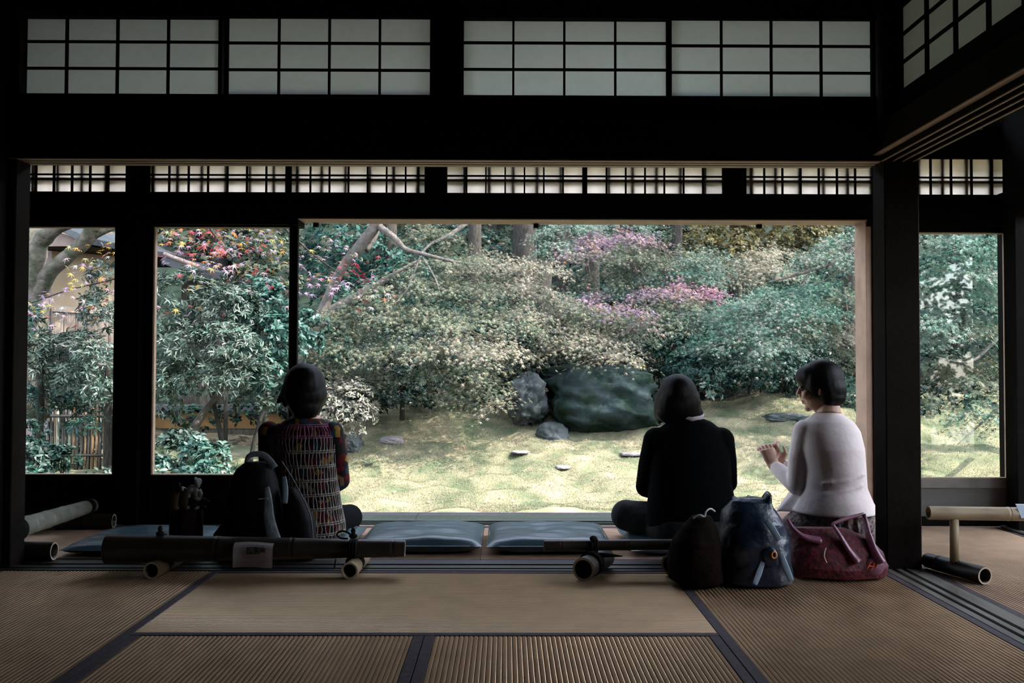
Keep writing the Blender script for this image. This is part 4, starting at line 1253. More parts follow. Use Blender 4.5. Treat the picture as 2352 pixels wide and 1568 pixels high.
fl = (((860, 1140), (905, 1128), (1000, 1060), (1045, 1030), (1066, 1027), (1128, 1020), (1080, 1098), (1150, 1140), (1180, 1150), (1230, 1118), (1260, 1145), (1335, 1142), (1425, 1125), (1120, 1150), (940, 1095), (1365, 1100), (1240, 1110), (1400, 1068), (1310, 1030), (1170, 1000), (880, 1060), (985, 1150), (1270, 985), (1060, 965)))
for i, (px, py) in enumerate(fl):
    # march along the sight line to the ground
    Y = 7.5
    while Y < 13:
        p = W(px, py, Y)
        if p.z <= ground_z(p.x, p.y) + .03:
            break
        Y += .03
    c = random.choice([(.62, .30, .18), (.55, .12, .12), (.58, .40, .42), (.62, .42, .22)])
    o = bpy.data.objects.new('fallen_leaf', one_leaf('maple', c, LEAF))
    C.objects.link(o)
    o.location = p
    o.rotation_euler = (random.uniform(-.5, .5), random.uniform(-.5, .5), random.uniform(0, 6.2))
    o.scale = [.055] * 3
    tag(o, 'small dry maple leaf fallen on the sunlit moss', 'leaf', 'fallen maple leaves on the moss')

# fern by the flat stone
t = empty('fern', gb(850, 9.8), 'small pale fern between two stones on the moss', 'plant')
for k in range(7):
    a = k / 7 * 6.28 + .3
    b0 = Vector(t.location)
    mb = MB()
    prev = None
    for j in range(12):
        s = j / 11
        p = b0 + Vector((math.cos(a) * .2 * s, math.sin(a) * .2 * s, .16 * s - .13 * s * s))
        wd = .038 * (1 - s) + .004
        tg = Vector((math.cos(a), math.sin(a), .1))
        sd = Vector((-math.sin(a), math.cos(a), 0))
        for g in (-1, 1):
            mb.add([p, p + tg * .012, p + sd * g * wd + tg * .012 - Vector((0, 0, .006))], [(0, 1, 2)])
    mb.build('frond', mat('fern_green', (0.135, 0.171, 0.122), .7, .2), t)

# ------------------------------------------------------------------ small house, fences at the left
hw = mat('sunlit_house_plaster', (0.225, 0.162, 0.113), .9, .1, .25, 3, .1, 60)  # plaster of the lit side, sun put into the colour
hd = mat('shaded_house_plaster', (0.135, 0.099, 0.099), .9, .1, .25, 3, .1, 60)  # same plaster on the shaded side, shade put into the colour
hp = mat('sunlit_house_plank', (0.153, 0.117, 0.099), .8, .2, .45, 8, .2, 30, (6, 6, .6))  # planks of the lit side, toned paler for the sun
hr = mat('dark_roof_tile', (0.023, 0.025, 0.032), .5, .4, .3, 8)
hb_ = mat('pink_brown_fascia', (0.162, 0.113, 0.104), .8, .2, .2, 8)
c0 = W(116, 780, 11.6)
cz0 = ground_z(c0.x, 11.6)
d1 = Vector((.80, 1.35, 0)).normalized()        # lit wall runs away to the right
d2 = Vector((-1, .25, 0)).normalized()
hs = empty('garden_house', (c0.x, c0.y, cz0), 'small plastered house with a planked skirt behind the forked trunk', 'building')


def wallslab(name, o, d, L, z0, z1, th, m, parent, off=0.0):
    nrm = Vector((d.y, -d.x, 0))
    a = o + nrm * off
    b = a + d * L
    e = -nrm * th
    v = [(q.x, q.y, z) for z in (z0, z1) for q in (a, b, b + e, a + e)]
    return MB().add(v, [(0, 3, 2, 1), (4, 5, 6, 7), (0, 1, 5, 4), (1, 2, 6, 5), (2, 3, 7, 6), (3, 0, 4, 7)]).build(name, m, parent)


zrail = Z(712, 11.6)
ztop = Z(585, 11.6)
wallslab('plinth', c0, d1, 1.4, cz0 - .3, zrail - .45, .19, BARK_D, hs, .02)
wallslab('wall', c0, d1, 1.4, cz0 - .2, ztop + .3, .2, hw, hs)
n2 = Vector((d2.y, -d2.x, 0))
wallslab('wall', c0 + d2 * 3.2, -d2, 3.2, cz0 - .2, ztop + 1.2, .2, hd, hs)
wallslab('rail', c0, d1, 1.4, zrail - .035, zrail + .035, .05, mat('sunlit_house_rail', (0.234, 0.189, 0.162), .8, .2, .2, 8), hs, .06)  # lit-side rail, sunlight included in its tone
wallslab('rail', c0 + d2 * 3.2, -d2, 3.2, zrail - .03, zrail + .03, .05, hd, hs, .06)
for i in range(8):
    wallslab('plank', c0 + d1 * (i * .16), d1, .152, zrail - .42, zrail - .035, .03, hp, hs, .03 + .004 * random.random())
for i in range(18):
    wallslab('plank', c0 + d2 * (.16 * (i + 1)), -d2, .152, zrail - .42, zrail - .03, .03, mat('shaded_house_plank', (0.059, 0.063, 0.081), .8, .2, .4, 8), hs, .03)  # shaded-side planks, darkened in colour for the shade
wallslab('base_rail', c0, d1, 1.4, zrail - .47, zrail - .42, .06, mat('pale_base_rail', (0.189, 0.171, 0.162), .8, .2, .2, 8), hs, .07)
wallslab('base_rail', c0 + d2 * 3.2, -d2, 3.2, zrail - .47, zrail - .42, .06, mat('pale_base_rail', (0.189, 0.171, 0.162)), hs, .07)
# gable: fascia, soffit and tiled roof
ga, gb_, gc = W(20, 565, 11.2), W(176, 565, 11.2), W(120, 505, 11.2)
MB().add([W(64, 566, 11.1), W(182, 565, 11.1), W(178, 548, 11.1), W(116, 526, 11.1), W(64, 500, 11.1), W(64, 566, 11.4), W(182, 565, 11.4), W(178, 548, 11.4), W(116, 526, 11.4), W(64, 500, 11.4)],
         [(0, 1, 2, 3, 4), (9, 8, 7, 6, 5), (0, 5, 6, 1), (1, 6, 7, 2), (2, 7, 8, 3), (3, 8, 9, 4), (4, 9, 5, 0)]).build('fascia', hb_, hs)
r0, r1 = W(96, 512, 11.0), W(200, 560, 11.0)
dd = Vector((.35, 3.2, .1))
up_ = Vector((.02, 0, .07))
MB().add([r0, r1, r1 + dd, r0 + dd, r0 + up_, r1 + up_, r1 + dd + up_, r0 + dd + up_], [(0, 1, 2, 3), (7, 6, 5, 4), (0, 4, 5, 1), (1, 5, 6, 2), (2, 6, 7, 3), (3, 7, 4, 0)]).build('roof', hr, hs)
s0 = W(64, 568, 11.15)
s1 = W(205, 566, 11.15)
MB().add([s0, s1, s1 + dd, s0 + dd, s0 + up_ * .4, s1 + up_ * .4, s1 + dd + up_ * .4, s0 + dd + up_ * .4], [(0, 1, 2, 3), (7, 6, 5, 4), (0, 4, 5, 1), (1, 5, 6, 2), (2, 6, 7, 3), (3, 7, 4, 0)]).build('soffit', WOODM, hs)
# lower roof edge seen in the left middle pane
q0, q1 = W(370, 604, 12.4), W(452, 634, 12.4)
hl = empty('lower_roof', (q0.x, q0.y, cz0), 'dark tiled roof edge just above the left middle shrub', 'roof')
MB().add([q0, q1, q1 + dd * .5, q0 + dd * .5, q0 + up_ * 1.4, q1 + up_ * 1.4, q1 + dd * .5 + up_ * 1.4, q0 + dd * .5 + up_ * 1.4], [(0, 1, 2, 3), (7, 6, 5, 4), (0, 4, 5, 1), (1, 5, 6, 2), (2, 6, 7, 3), (3, 7, 4, 0)]).build('tile_slab', hr, hl)
MB().tube([q0 + up_ * 1.7, q1 + up_ * 1.7], .03, 8).build('ridge', hb_, hl)
MB().box(q0.x + .1, q1.x - .1, q0.y + .5, q0.y + 1.2, cz0 - .2, q1.z + .02).build('wall', BARK_D, hl)

# bamboo fence and low earth wall
bf = empty('bamboo_fence', gb(200, 9.7), 'bamboo fence standing in shade low in the leftmost pane', 'fence')
bo = mat('orange_brown_bamboo', (0.135, 0.077, 0.036), .6, .3, .5, 9, .1, 50, (5, 5, 1))
for i in range(26):
    px = 112 + i * 8.6
    x = X(px, 9.7)
    r = .014 + .005 * random.random()
    zt = Z(935 + random.uniform(-8, 8), 9.7)
    MB().tube([(x, 9.7, -.7), (x + random.uniform(-.02, .02), 9.7, zt)], r, 7).build('pole', random.choice([bo, BAMBOO_D, BAMBOO_D, bo, BAMBOO_G]), bf, True)
for py in (955, 1045):
    MB().tube([W(105, py, 9.66), W(340, py, 9.66)], .016, 8).build('crossbar', BAMBOO_D, bf, True)
ew = empty('earth_wall', gb(480, 13.3), 'low orange-brown earth wall with a capping behind the left middle shrub', 'wall')
a_, b_ = X(345, 12.6), X(690, 12.6)
zg = ground_z(a_, 12.6)
MB().box(a_, b_, 12.6, 12.8, zg - .5, Z(945, 12.6)).build('panel', mat('orange_earth_plaster', (0.180, 0.099, 0.041), .95, .1, .4, 3, .2, 30), ew)
MB().box(a_, b_, 12.52, 12.86, Z(945, 12.6), Z(932, 12.6)).build('capping', hr, ew)
MB().box(a_, b_, 12.57, 12.6, zg - .5, Z(985, 12.6)).build('plinth', BARK_D, ew)
pp = MB().tube([W(28, 995, 8.9), W(108, 1020, 8.8)], .025, 8).build('fallen_pole', mat('blue_black_pole', (.03, .05, .08), .5, .4), smooth=True)
tag(pp, 'dark slanting pole lying in the shrubs low in the leftmost pane', 'pole')

# unseen hedge and tree, added to block side sky and darken pane reflections
t = empty('light_block_hedge', (6.1, 3.5, -.46), 'unseen hedge added outside the right-hand corridor to block light', 'hedge')
MB().box(5.9, 6.3, 0, 7.6, -.5, 1.5).build('twig_core', BARK_D, t)
foliage(t, [bush_leaves((6.1, .4 + i * .95, .7), (.5, .7, 1.25), 1100, .09, EVERG + DARKG) for i in range(8)], 'oval', LEAF, 0)
t = empty('reflection_block_tree', (5.6, -2.4, -.46), 'unseen evergreen tree added outside the right-hand corridor to darken pane reflections', 'tree')
MB().tube([(5.6, -2.4, -.6), (5.6, -2.4, 1.6)], .12, 10).build('trunk', BARK_D, t, True)
foliage(t, [bush_leaves((5.6 + dx, -2.4 + dy, z), (1.1, 1.5, 1.0), 2600, .11, EVERG + DARKG) for dx, dy, z in ((0, 0, 2.6), (.2, 1.2, 1.6), (-.2, -1.2, 1.6), (0, .2, .6), (.2, 1.5, .5))], 'oval', LEAF, 0)

# ------------------------------------------------------------------ cushions
CUSH = mat('teal_blue_cotton_satin', (.030, .060, .076), .36, .32, .3, 5, .12, 9, (1, 5, 1))


def cushion(x, y, s, rz, label, h=.07, seed=0.0):
    n = 26
    v, f = [], []
    for side in (1, -1):
        b = len(v)
        for j in range(n + 1):
            for i in range(n + 1):
                u, t = 2 * i / n - 1, 2 * j / n - 1
                k = (max(0, 1 - abs(u) ** 3.2) * max(0, 1 - abs(t) ** 3.2)) ** .42
                pin = 1 - .045 * (1 - min(1, abs(abs(u) - abs(t)) * 1.2)) * 0 - .05 * (1 - u * u) * (abs(t) > .96) * 0
                edge = 1 - .035 * (math.cos(u * math.pi / 2) * abs(t) ** 8)
                edge2 = 1 - .035 * (math.cos(t * math.pi / 2) * abs(u) ** 8)
                wz = .010 * mnoise.noise((u * 1.2 + seed, t * 4.0, seed)) + .006 * mnoise.noise((u * 3 + seed, t * 9, 1))
                z = (h * .5 * k + wz * k) * side
                v.append((u * s / 2 * edge2, t * s / 2 * edge, z + h * .5))
        for j in range(n):
            for i in range(n):
                q = (b + j * (n + 1) + i, b + j * (n + 1) + i + 1, b + (j + 1) * (n + 1) + i + 1, b + (j + 1) * (n + 1) + i)
                f.append(q if side == 1 else q[::-1])
    me = bpy.data.meshes.new('floor_cushion')
    me.from_pydata(v, [], f)
    me.polygons.foreach_set('use_smooth', [True] * len(f))
    o = link('floor_cushion', me, CUSH)
    o.location = (x, y, .004)
    o.rotation_euler = (0, 0, rz)
    tag(o, label, 'cushion', 'floor cushions along the doorway')
    # piping seam
    p = MB()
    pts = [(math.copysign(1, math.cos(a)) * min(1, abs(math.cos(a)) * 1.35) * s * .493, math.copysign(1, math.sin(a)) * min(1, abs(math.sin(a)) * 1.35) * s * .493, h * .5) for a in [2 * math.pi * k / 40 for k in range(41)]]
    p.tube(pts, .003, 5, caps=False)
    q = p.build('seam', CUSH, None)
    q.parent = o
    return o


cushion(-1.70, 4.50, .60, .0, 'teal blue floor cushion at the far left behind the thick bamboo rail', .06, 3.3)
cushion(-1.00, 4.52, .58, .0, 'teal blue floor cushion under the person in the crocheted vest', .06, 1.2)
cushion(-.395, 4.53, .565, .0, 'empty teal blue floor cushion left of the gap in the middle', .085, 7.1)
cushion(.195, 4.53, .575, .0, 'empty teal blue floor cushion right of the gap in the middle', .085, 5.9)
cushion(.86, 4.52, .60, .0, 'floor cushion under the person in the dark jacket', .06, 2.7)
cushion(1.46, 4.54, .56, .0, 'floor cushion under the person in the white cardigan', .06, 4.4)

# ------------------------------------------------------------------ people
SKIN = mat('skin', (.42, .25, .18), .55, .3, .1, 20)
HAIR = mat('black_hair', (.003, .0028, .003), .42, .10, .3, 40, .25, 120, (6, 6, 1))
HAIRB = mat('dark_brown_hair', (.0035, .0025, .002), .5, .08, .3, 40, .25, 120, (6, 6, 1))
PUPIL = mat('dark_eye', (.02, .015, .012), .2, .5)
YP = 4.46


def rings(lst):
    """(py, left px, right px, half depth, forward shift) -> lofted body sections."""
    out = []
    for py, a, b, ry, dy in lst:
        p, q = W(a, py, YP), W(b, py, YP)
        out.append((((p.x + q.x) / 2, YP + dy, (p.z + q.z) / 2), (q.x - p.x) / 2, ry))
    return out


def J(px, py, dy=0.0):
    return W(px, py, YP) + Vector((0, dy, 0)) if dy == 0 else Vector((W(px, py, YP).x, YP + dy, W(px, py, YP).z))


def head(mb, c, yaw, pitch, neck_to):
    M = Matrix.Rotation(yaw, 3, 'Z') @ Matrix.Rotation(-pitch, 3, 'X')
    P = lambda *q: c + M @ Vector(q)
    mb.ball(P(0, -.008, .018), (.072, .092, .098), 20, 14, M)
    mb.ball(P(0, .026, -.050), (.054, .058, .062), 16, 12, M)
    mb.ball(P(0, .066, -.094), (.022, .018, .018), 10, 8, M)
    mb.ball(P(0, .074, .034), (.045, .016, .014), 10, 8, M)
    mb.tube([P(0, .082, .016), P(0, .097, -.012), P(0, .104, -.028)], [.009, .011, .013], 8)
    for s in (-1, 1):
        mb.ball(P(s * .012, .092, -.030), (.010, .010, .008), 8, 6, M)
        mb.ball(P(s * .072, -.004, -.014), (.010, .020, .031), 10, 8, M)
        mb.ball(P(s * .040, .064, -.030), (.024, .022, .022), 10, 8, M)
    mb.ball(P(0, .084, -.054), (.022, .012, .007), 10, 8, M)
    mb.ball(P(0, .081, -.066), (.019, .012, .008), 10, 8, M)
    mb.tube([P(0, -.022, -.03), P(0, -.030, -.085), Vector(neck_to)], [.052, .049, .058], 14)
    return P, M


def hand(mb, wrist, to, thumb, curl=.8, scale=1.0):
    """Palm with four unequal curled fingers and a thumb leaving its side."""
    wrist, to = Vector(wrist), Vector(to)
    d = (to - wrist).normalized()
    t = Vector(thumb)
    t = (t - d * t.dot(d)).normalized()
    n = d.cross(t)
    k = scale
    mb.tube([wrist - d * .02, wrist + d * .035 * k, wrist + d * .085 * k], [(.026 * k, .019 * k), (.037 * k, .016 * k), (.040 * k, .014 * k)], 12, up=n)
    for i, (o, L) in enumerate(((.030, .072), (.010, .080), (-.010, .075), (-.029, .058))):
        b = wrist + d * .078 * k + t * o * k
        pts, a = [b - d * .02], 0.0
        p = b
        for j, seg in enumerate((.45, .32, .25)):
            a += curl * (.55 if j == 0 else .85)
            p = p + (d * math.cos(a) + n * math.sin(a)) * L * k * seg
            pts.append(p)
        mb.tube(pts, [.0095 * k, .009 * k, .0083 * k, .0066 * k], 8)
    b = wrist + d * .03 * k + t * .030 * k
    mb.tube([b - t * .01, b + (d * .5 + t * .7).normalized() * .035 * k, b + (d * .9 + t * .45 + n * .35).normalized() * .062 * k], [.013 * k, .011 * k, .008 * k], 8)


def eyes(P, M, parent):
    for s in (-1, 1):
        MB().ball(P(s * .031, .081, .006), (.011, .006, .006), 10, 8, M).build('eye', PUPIL, parent, True)


# --- person in a white cardigan, far right
body = MB()
hc = J(1884, 888, .01)
P3, M3 = head(body, hc, math.radians(68), math.radians(8), J(1902, 948, -.01))
body.loft(rings([(935, 1888, 1920, .045, 0), (960, 1860, 1945, .06, 0), (990, 1842, 1968, .085, 0), (1060, 1852, 1980, .10, 0), (1130, 1856, 1982, .095, 0), (1180, 1850, 1996, .12, 0), (1225, 1850, 1996, .14, .02), (1248, 1870, 1980, .10, .03)]))
shl, ell, wrl = J(1848, 990, .0), J(1838, 1118, .05), J(1804, 1078, .20)
shr, elr, wrr = J(1950, 1000, .02), J(1968, 1105, .12), J(1835, 1082, .25)
body.tube([shl, ell], [.042, .036], 12).tube([ell, wrl], [.036, .026], 12).ball(ell, .036)
body.tube([shr, elr], [.042, .036], 12).tube([elr, wrr], [.036, .026], 12).ball(elr, .036)
hand(body, wrl, J(1790, 1030, .24), (1, .2, .3), .9)
hand(body, wrr, J(1805, 1040, .26), (.2, -.6, .8), .9)
for s, kx in ((-1, 1800), (1, 1990)):
    hip, knee, ank = J(1915 + s * 40, 1212, .03), J(kx, 1225, .34), J(1915 - s * 30, 1240, .22)
    body.tube([hip, knee], [.08, .06], 12).tube([knee, ank], [.055, .04], 12).ball(knee, .058)
    body.tube([ank, ank + Vector((-s * .12, .02, -.005))], [.035, .024], 10)
p3 = body.skin('person', SKIN, None, .0042, 2)
tag(p3, 'person seated in a white cardigan and patterned skirt, head turned left, hands raised', 'person')
eyes(P3, M3, p3)
h = MB()
h.ball(P3(0, -.016, .026), (.083, .104, .106), 20, 14, M3)
h.ball(P3(0, -.046, -.016), (.082, .076, .086), 18, 12, M3)
h.ball(P3(0, -.052, -.058), (.076, .062, .048), 16, 10, M3)
for s in (-1, 1):
    h.ball(P3(s * .064, .012, .016), (.021, .040, .066), 12, 10, M3)
    h.ball(P3(s * .066, -.034, -.030), (.020, .040, .064), 12, 10, M3)
h.ball(P3(0, .030, .052), (.076, .076, .064), 18, 12, M3)
h.ball(P3(0, .070, .050), (.060, .036, .036), 16, 10, M3)
h.skin('hair', HAIR, p3, .006, 3)['label'] = 'short straight black bob'
KNIT = mat('off_white_knit', (.60, .53, .52), .85, .1, .08, 9, .25, 14)
c = MB()
c.loft(rings([(944, 1880, 1926, .055, 0), (953, 1866, 1938, .07, 0), (968, 1843, 1960, .09, 0), (990, 1833, 1975, .105, 0), (1030, 1836, 1984, .125, .0), (1080, 1848, 1987, .125, 0), (1120, 1848, 1990, .12, 0), (1150, 1838, 2002, .155, .0), (1176, 1824, 2016, .19, .01)]), 36)
c.tube([shl, (shl + ell) / 2 + Vector((-.008, 0, 0)), ell], [.054, .053, .047], 14).tube([ell, (ell + wrl) / 2, wrl - (wrl - ell).normalized() * .01], [.047, .041, .032], 14).ball(ell, .047).ball(shl, .055)
c.tube([shr, (shr + elr) / 2, elr], [.047, .048, .045], 14).tube([elr, wrr], [.045, .034], 14).ball(elr, .045).ball(shr, .047)
# loose front edge hanging down on the left
c.add([J(1845, 1120, .06), J(1850, 1178, .02), J(1800, 1184, .12), J(1838, 1130, .12), J(1845, 1120, .08), J(1850, 1178, .05), J(1800, 1184, .15), J(1838, 1130, .15)],
      [(0, 1, 2, 3), (7, 6, 5, 4), (0, 4, 5, 1), (1, 5, 6, 2), (2, 6, 7, 3), (3, 7, 4, 0)])
for k in range(3):      # soft folds pulled across the waist
    y0 = 1092 + k * 24
    a, b = J(1868 + k * 6, y0 + 12, -.105), J(1972 - k * 4, y0 - 8, -.098)
    m = (a + b) / 2 + Vector((0, -.017, -.006))
    c.curve([a, m, b], [.003, .010, .003], 8)
o = c.skin('cardigan', KNIT, p3, .0065, 5)
n_ = MB().tube([J(1877, 944, .03), J(1884, 948, -.035), J(1903, 950, -.055), J(1920, 948, -.035), J(1928, 944, .03)], .006, 8).build('neckband', KNIT, o, True)
TWEED = mat('mottled_pink_grey_cloth', (.24, .19, .18), .9, .1, vscale=60, bump=.4, bscale=90, col2=(.06, .045, .05))
s_ = MB()
s_.loft(rings([(1152, 1850, 1992, .11, .0), (1168, 1838, 2006, .13, .02), (1200, 1815, 2024, .20, .08), (1235, 1800, 2026, .25, .14), (1256, 1798, 2024, .27, .16)]), 36, 2.3)
for k in range(7):
    x = 1880 + k * 22
    s_.tube([J(x, 1172, -.12), J(x + 2, 1210, -.135), J(x + 3, 1252, -.125)], [.006, .011, .009], 8)
s_.skin('skirt', TWEED, p3, .008, 4)

# --- person in a dark jacket, bowed
body = MB()
hc = J(1557, 915, .03)
P2, M2 = head(body, hc, math.radians(6), math.radians(-12), J(1580, 968, -.01))
body.loft(rings([(950, 1562, 1602, .05, 0), (975, 1530, 1635, .08, 0), (1005, 1508, 1655, .10, 0), (1080, 1510, 1660, .11, 0), (1150, 1510, 1670, .12, 0), (1215, 1500, 1680, .14, .02), (1246, 1520, 1660, .10, .03)]))
shl, ell, wrl = J(1508, 1012, 0), J(1490, 1122, .08), J(1548, 1155, .30)
shr, elr, wrr = J(1656, 1012, 0), J(1678, 1112, .08), J(1610, 1150, .30)
body.tube([shl, ell], [.044, .038], 12).tube([ell, wrl], [.037, .027], 12)
body.tube([shr, elr], [.044, .038], 12).tube([elr, wrr], [.037, .027], 12)
hand(body, wrl, wrl + Vector((.1, .05, .0)), (0, .6, .6), .6)
hand(body, wrr, wrr + Vector((-.1, .05, .0)), (0, .6, .6), .6)
LEGS2 = []
for s, kx, ky in ((-1, 1446, 1192), (1, 1690, 1200)):
    hip, knee, ank = J(1585 + s * 42, 1208, .02), J(kx, ky, .12), J(1585 - s * 20, 1235, .30)
    LEGS2.append((hip, knee, ank))
    body.tube([hip, knee], [.08, .06], 12).tube([knee, ank], [.055, .038], 12).ball(knee, .06)
    body.tube([ank, ank + Vector((-s * .13, .0, -.005))], [.034, .024], 10)
p2 = body.skin('person', SKIN, None, .0065, 3)
tag(p2, 'person seen from behind sitting bowed in a black jacket, dark hair to the collar', 'person')
eyes(P2, M2, p2)
h = MB()
h.ball(P2(0, -.014, .018), (.092, .106, .104), 20, 14, M2)
h.ball(P2(0, -.046, -.020), (.106, .078, .10), 18, 12, M2)
h.ball(P2(.004, -.050, -.060), (.116, .064, .062), 18, 12, M2)
for s in (-1, 1):
    h.ball(P2(s * .085, -.012, -.040), (.026, .055, .085), 12, 10, M2)
h.ball(P2(0, .066, .060), (.068, .030, .036), 14, 10, M2)
h.skin('hair', HAIRB, p2, .0065, 3)['label'] = 'collar-length dark hair'
JKT = mat('black_wool_jacket', (.0025, .003, .0035), .95, .03, .3, 30, .2, 120)
c = MB()
c.loft(rings([(957, 1556, 1606, .06, 0), (968, 1534, 1634, .085, 0), (985, 1512, 1655, .105, 0), (1010, 1496, 1668, .12, 0), (1050, 1492, 1676, .135, 0), (1110, 1492, 1680, .14, 0), (1160, 1486, 1690, .15, 0), (1195, 1482, 1698, .165, .01), (1215, 1484, 1696, .17, .02)]), 36)
for a, e_, w_ in ((shl, ell, wrl), (shr, elr, wrr)):
    c.tube([a, (a + e_) / 2, e_], [.064, .062, .052], 14).tube([e_, w_], [.052, .038], 14).ball(e_, .052).ball(a, .065)
o = c.skin('jacket', JKT, p2, .008, 4)
MB().tube([J(1552, 950, .03), J(1560, 958, -.04), J(1584, 961, -.072), J(1606, 957, -.05), J(1617, 952, .02)], [.006, .009, .011, .010, .006], 10).build('collar', mat('pale_pink_grey_cotton', (.40, .34, .36), .8, .2, .1, 20), p2, True)
c = MB()
c.loft(rings([(1185, 1488, 1692, .16, .0), (1215, 1482, 1696, .18, .02), (1248, 1490, 1690, .18, .03)]), 30)
for hip, knee, ank in LEGS2:
    c.tube([hip, (hip + knee) / 2, knee], [.10, .092, .075], 14).tube([knee, ank], [.072, .048], 14).ball(knee, .076)
c.skin('trousers', mat('charcoal_grey_trousers', (.02, .022, .022), .85, .1, .3, 25, .3, 20), p2, .009, 4)

# --- person in a crocheted vest, left
body = MB()
hc = J(697, 897, .01)
P1, M1 = head(body, hc, math.radians(24), math.radians(0), J(700, 960, -.01))
body.loft(rings([(945, 680, 722, .05, 0), (965, 660, 742, .075, 0), (990, 634, 762, .09, 0), (1060, 642, 760, .10, 0), (1130, 645, 764, .10, 0), (1190, 636, 776, .13, 0), (1240, 645, 770, .12, .03)]))
shl, ell, wrl = J(618, 992, 0), J(612, 1108, .06), J(670, 1150, .28)
shr, elr, wrr = J(764, 992, 0), J(778, 1106, .05), J(722, 1150, .28)
body.tube([shl, ell], [.04, .034], 12).tube([ell, wrl], [.034, .025], 12)
body.tube([shr, elr], [.04, .034], 12).tube([elr, wrr], [.034, .025], 12)
hand(body, wrl, wrl + Vector((.1, .05, 0)), (0, .6, .6), .6)
hand(body, wrr, wrr + Vector((-.1, .05, 0)), (0, .6, .6), .6)
LEGS1 = []
for s in (-1, 1):
    hip, knee, ank = J(704 + s * 36, 1208, .03), J(704 + s * 66, 1219, .40), J(704 + s * 44, 1229, .02)
    LEGS1.append((hip, knee, ank))
    body.tube([hip, knee], [.075, .055], 12).tube([knee, ank], [.05, .036], 12).ball(knee, .055)
    body.tube([ank, ank + Vector((0, -.10, -.004))], [.03, .022], 10)
p1 = body.skin('person', SKIN, None, .0065, 3)
tag(p1, 'person seen from behind in a grey crocheted vest over a patterned shirt', 'person')
eyes(P1, M1, p1)
h = MB()
h.ball(P1(0, -.014, .024), (.100, .110, .108), 20, 14, M1)
h.ball(P1(0, -.040, -.016), (.104, .080, .090), 18, 12, M1)
h.ball(P1(0, -.052, -.070), (.080, .060, .062), 16, 10, M1)
h.ball(P1(0, -.050, -.105), (.056, .040, .040), 14, 10, M1)
for s in (-1, 1):
    h.ball(P1(s * .088, -.002, -.020), (.022, .045, .060), 12, 10, M1)
h.tube([P1(-.085, .01, -.02), P1(-.108, .03, -.048), P1(-.122, .035, -.058)], [.03, .016, .004], 8)
h.ball(P1(0, .066, .062), (.068, .030, .036), 14, 10, M1)
h.skin('hair', HAIR, p1, .0065, 3)['label'] = 'thick black bob, flicked out at one side'


def print_mat():
    """Shirt cloth printed with dark red, ochre and blue blotches."""
    m = mat('printed_shirt_cloth', (.05, .012, .014), .85, .1).copy()
    n, L = m.node_tree.nodes, m.node_tree.links
    tc = n.new('ShaderNodeTexCoord')
    vo = n.new('ShaderNodeTexVoronoi')
    vo.inputs['Scale'].default_value = 32
    L.new(tc.outputs['Object'], vo.inputs['Vector'])
    sp = n.new('ShaderNodeSeparateColor')
    L.new(vo.outputs['Color'], sp.inputs[0])
    r = n.new('ShaderNodeValToRGB')
    r.color_ramp.interpolation = 'CONSTANT'
    e = r.color_ramp.elements
    e[0].position, e[0].color = 0, (.012, .008, .010, 1)
    e[1].position, e[1].color = .42, (.07, .006, .008, 1)
    for ps, cl in ((.66, (.20, .11, .02, 1)), (.78, (.015, .04, .055, 1)), (.84, (.16, .12, .08, 1)), (.89, (.07, .006, .008, 1))):
        q = e.new(ps)
        q.color = cl
    L.new(sp.outputs[0], r.inputs[0])
    L.new(r.outputs[0], n['Principled BSDF'].inputs['Base Color'])
    return m


SHIRT = print_mat()
MB().tube([on for on in (J(676, 952, .03), J(682, 957, -.035), J(701, 960, -.06), J(720, 957, -.035), J(726, 952, .03))], .011, 10).build('shirt_collar', SHIRT, p1, True)
RG = [(955, 678, 724, .062, 0), (964, 656, 746, .085, 0), (982, 630, 766, .10, 0), (1010, 622, 772, .112, 0), (1050, 630, 770, .118, 0), (1100, 638, 771, .118, 0), (1150, 638, 778, .122, 0), (1200, 628, 788, .145, 0), (1242, 622, 788, .165, .01)]
c = MB()
c.loft(rings(RG), 36)
for a, e_, w_ in ((shl, ell, wrl), (shr, elr, wrr)):
    c.tube([a, (a + e_) / 2, e_], [.052, .052, .045], 14).tube([e_, w_], [.045, .032], 14).ball(e_, .045).ball(a, .053)
c.skin('shirt', SHIRT, p1, .007, 3)
c = MB()
c.loft(rings([(1205, 632, 786, .15, 0), (1225, 626, 790, .2, .06), (1247, 626, 790, .24, .14)]), 30)
for hip, knee, ank in LEGS1:
    c.tube([hip, knee], [.09, .068], 14).tube([knee, ank], [.064, .045], 14).ball(knee, .068)
c.skin('skirt', JKT, p1, .009, 3)
# the crochet itself: rows and strands of yarn laid round the body
YARN = mat('grey_crochet_yarn', (.24, .22, .195), .95, .05, .3, 30, .3, 200)
YARM = mat('mauve_crochet_yarn', (.24, .10, .18), .95, .05, .3, 30, .3, 200)
RS = rings(RG)


def on_body(t, a, off=.006):
    """Point round the body: t runs down the sections, a is the angle."""
    i = min(int(t), len(RS) - 2)
    k = t - i
    (c0, ax, ay), (c1, bx, by) = RS[i], RS[i + 1]
    cx, cy, cz = [c0[q] * (1 - k) + c1[q] * k for q in range(3)]
    rx, ry = ax * (1 - k) + bx * k + off, ay * (1 - k) + by * k + off
    return Vector((cx + rx * math.cos(a), cy + ry * math.sin(a), cz))


def t_of(py):
    for i in range(len(RG) - 1):
        if RG[i][0] <= py <= RG[i + 1][0]:
            return i + (py - RG[i][0]) / (RG[i + 1][0] - RG[i][0])
    return len(RG) - 1


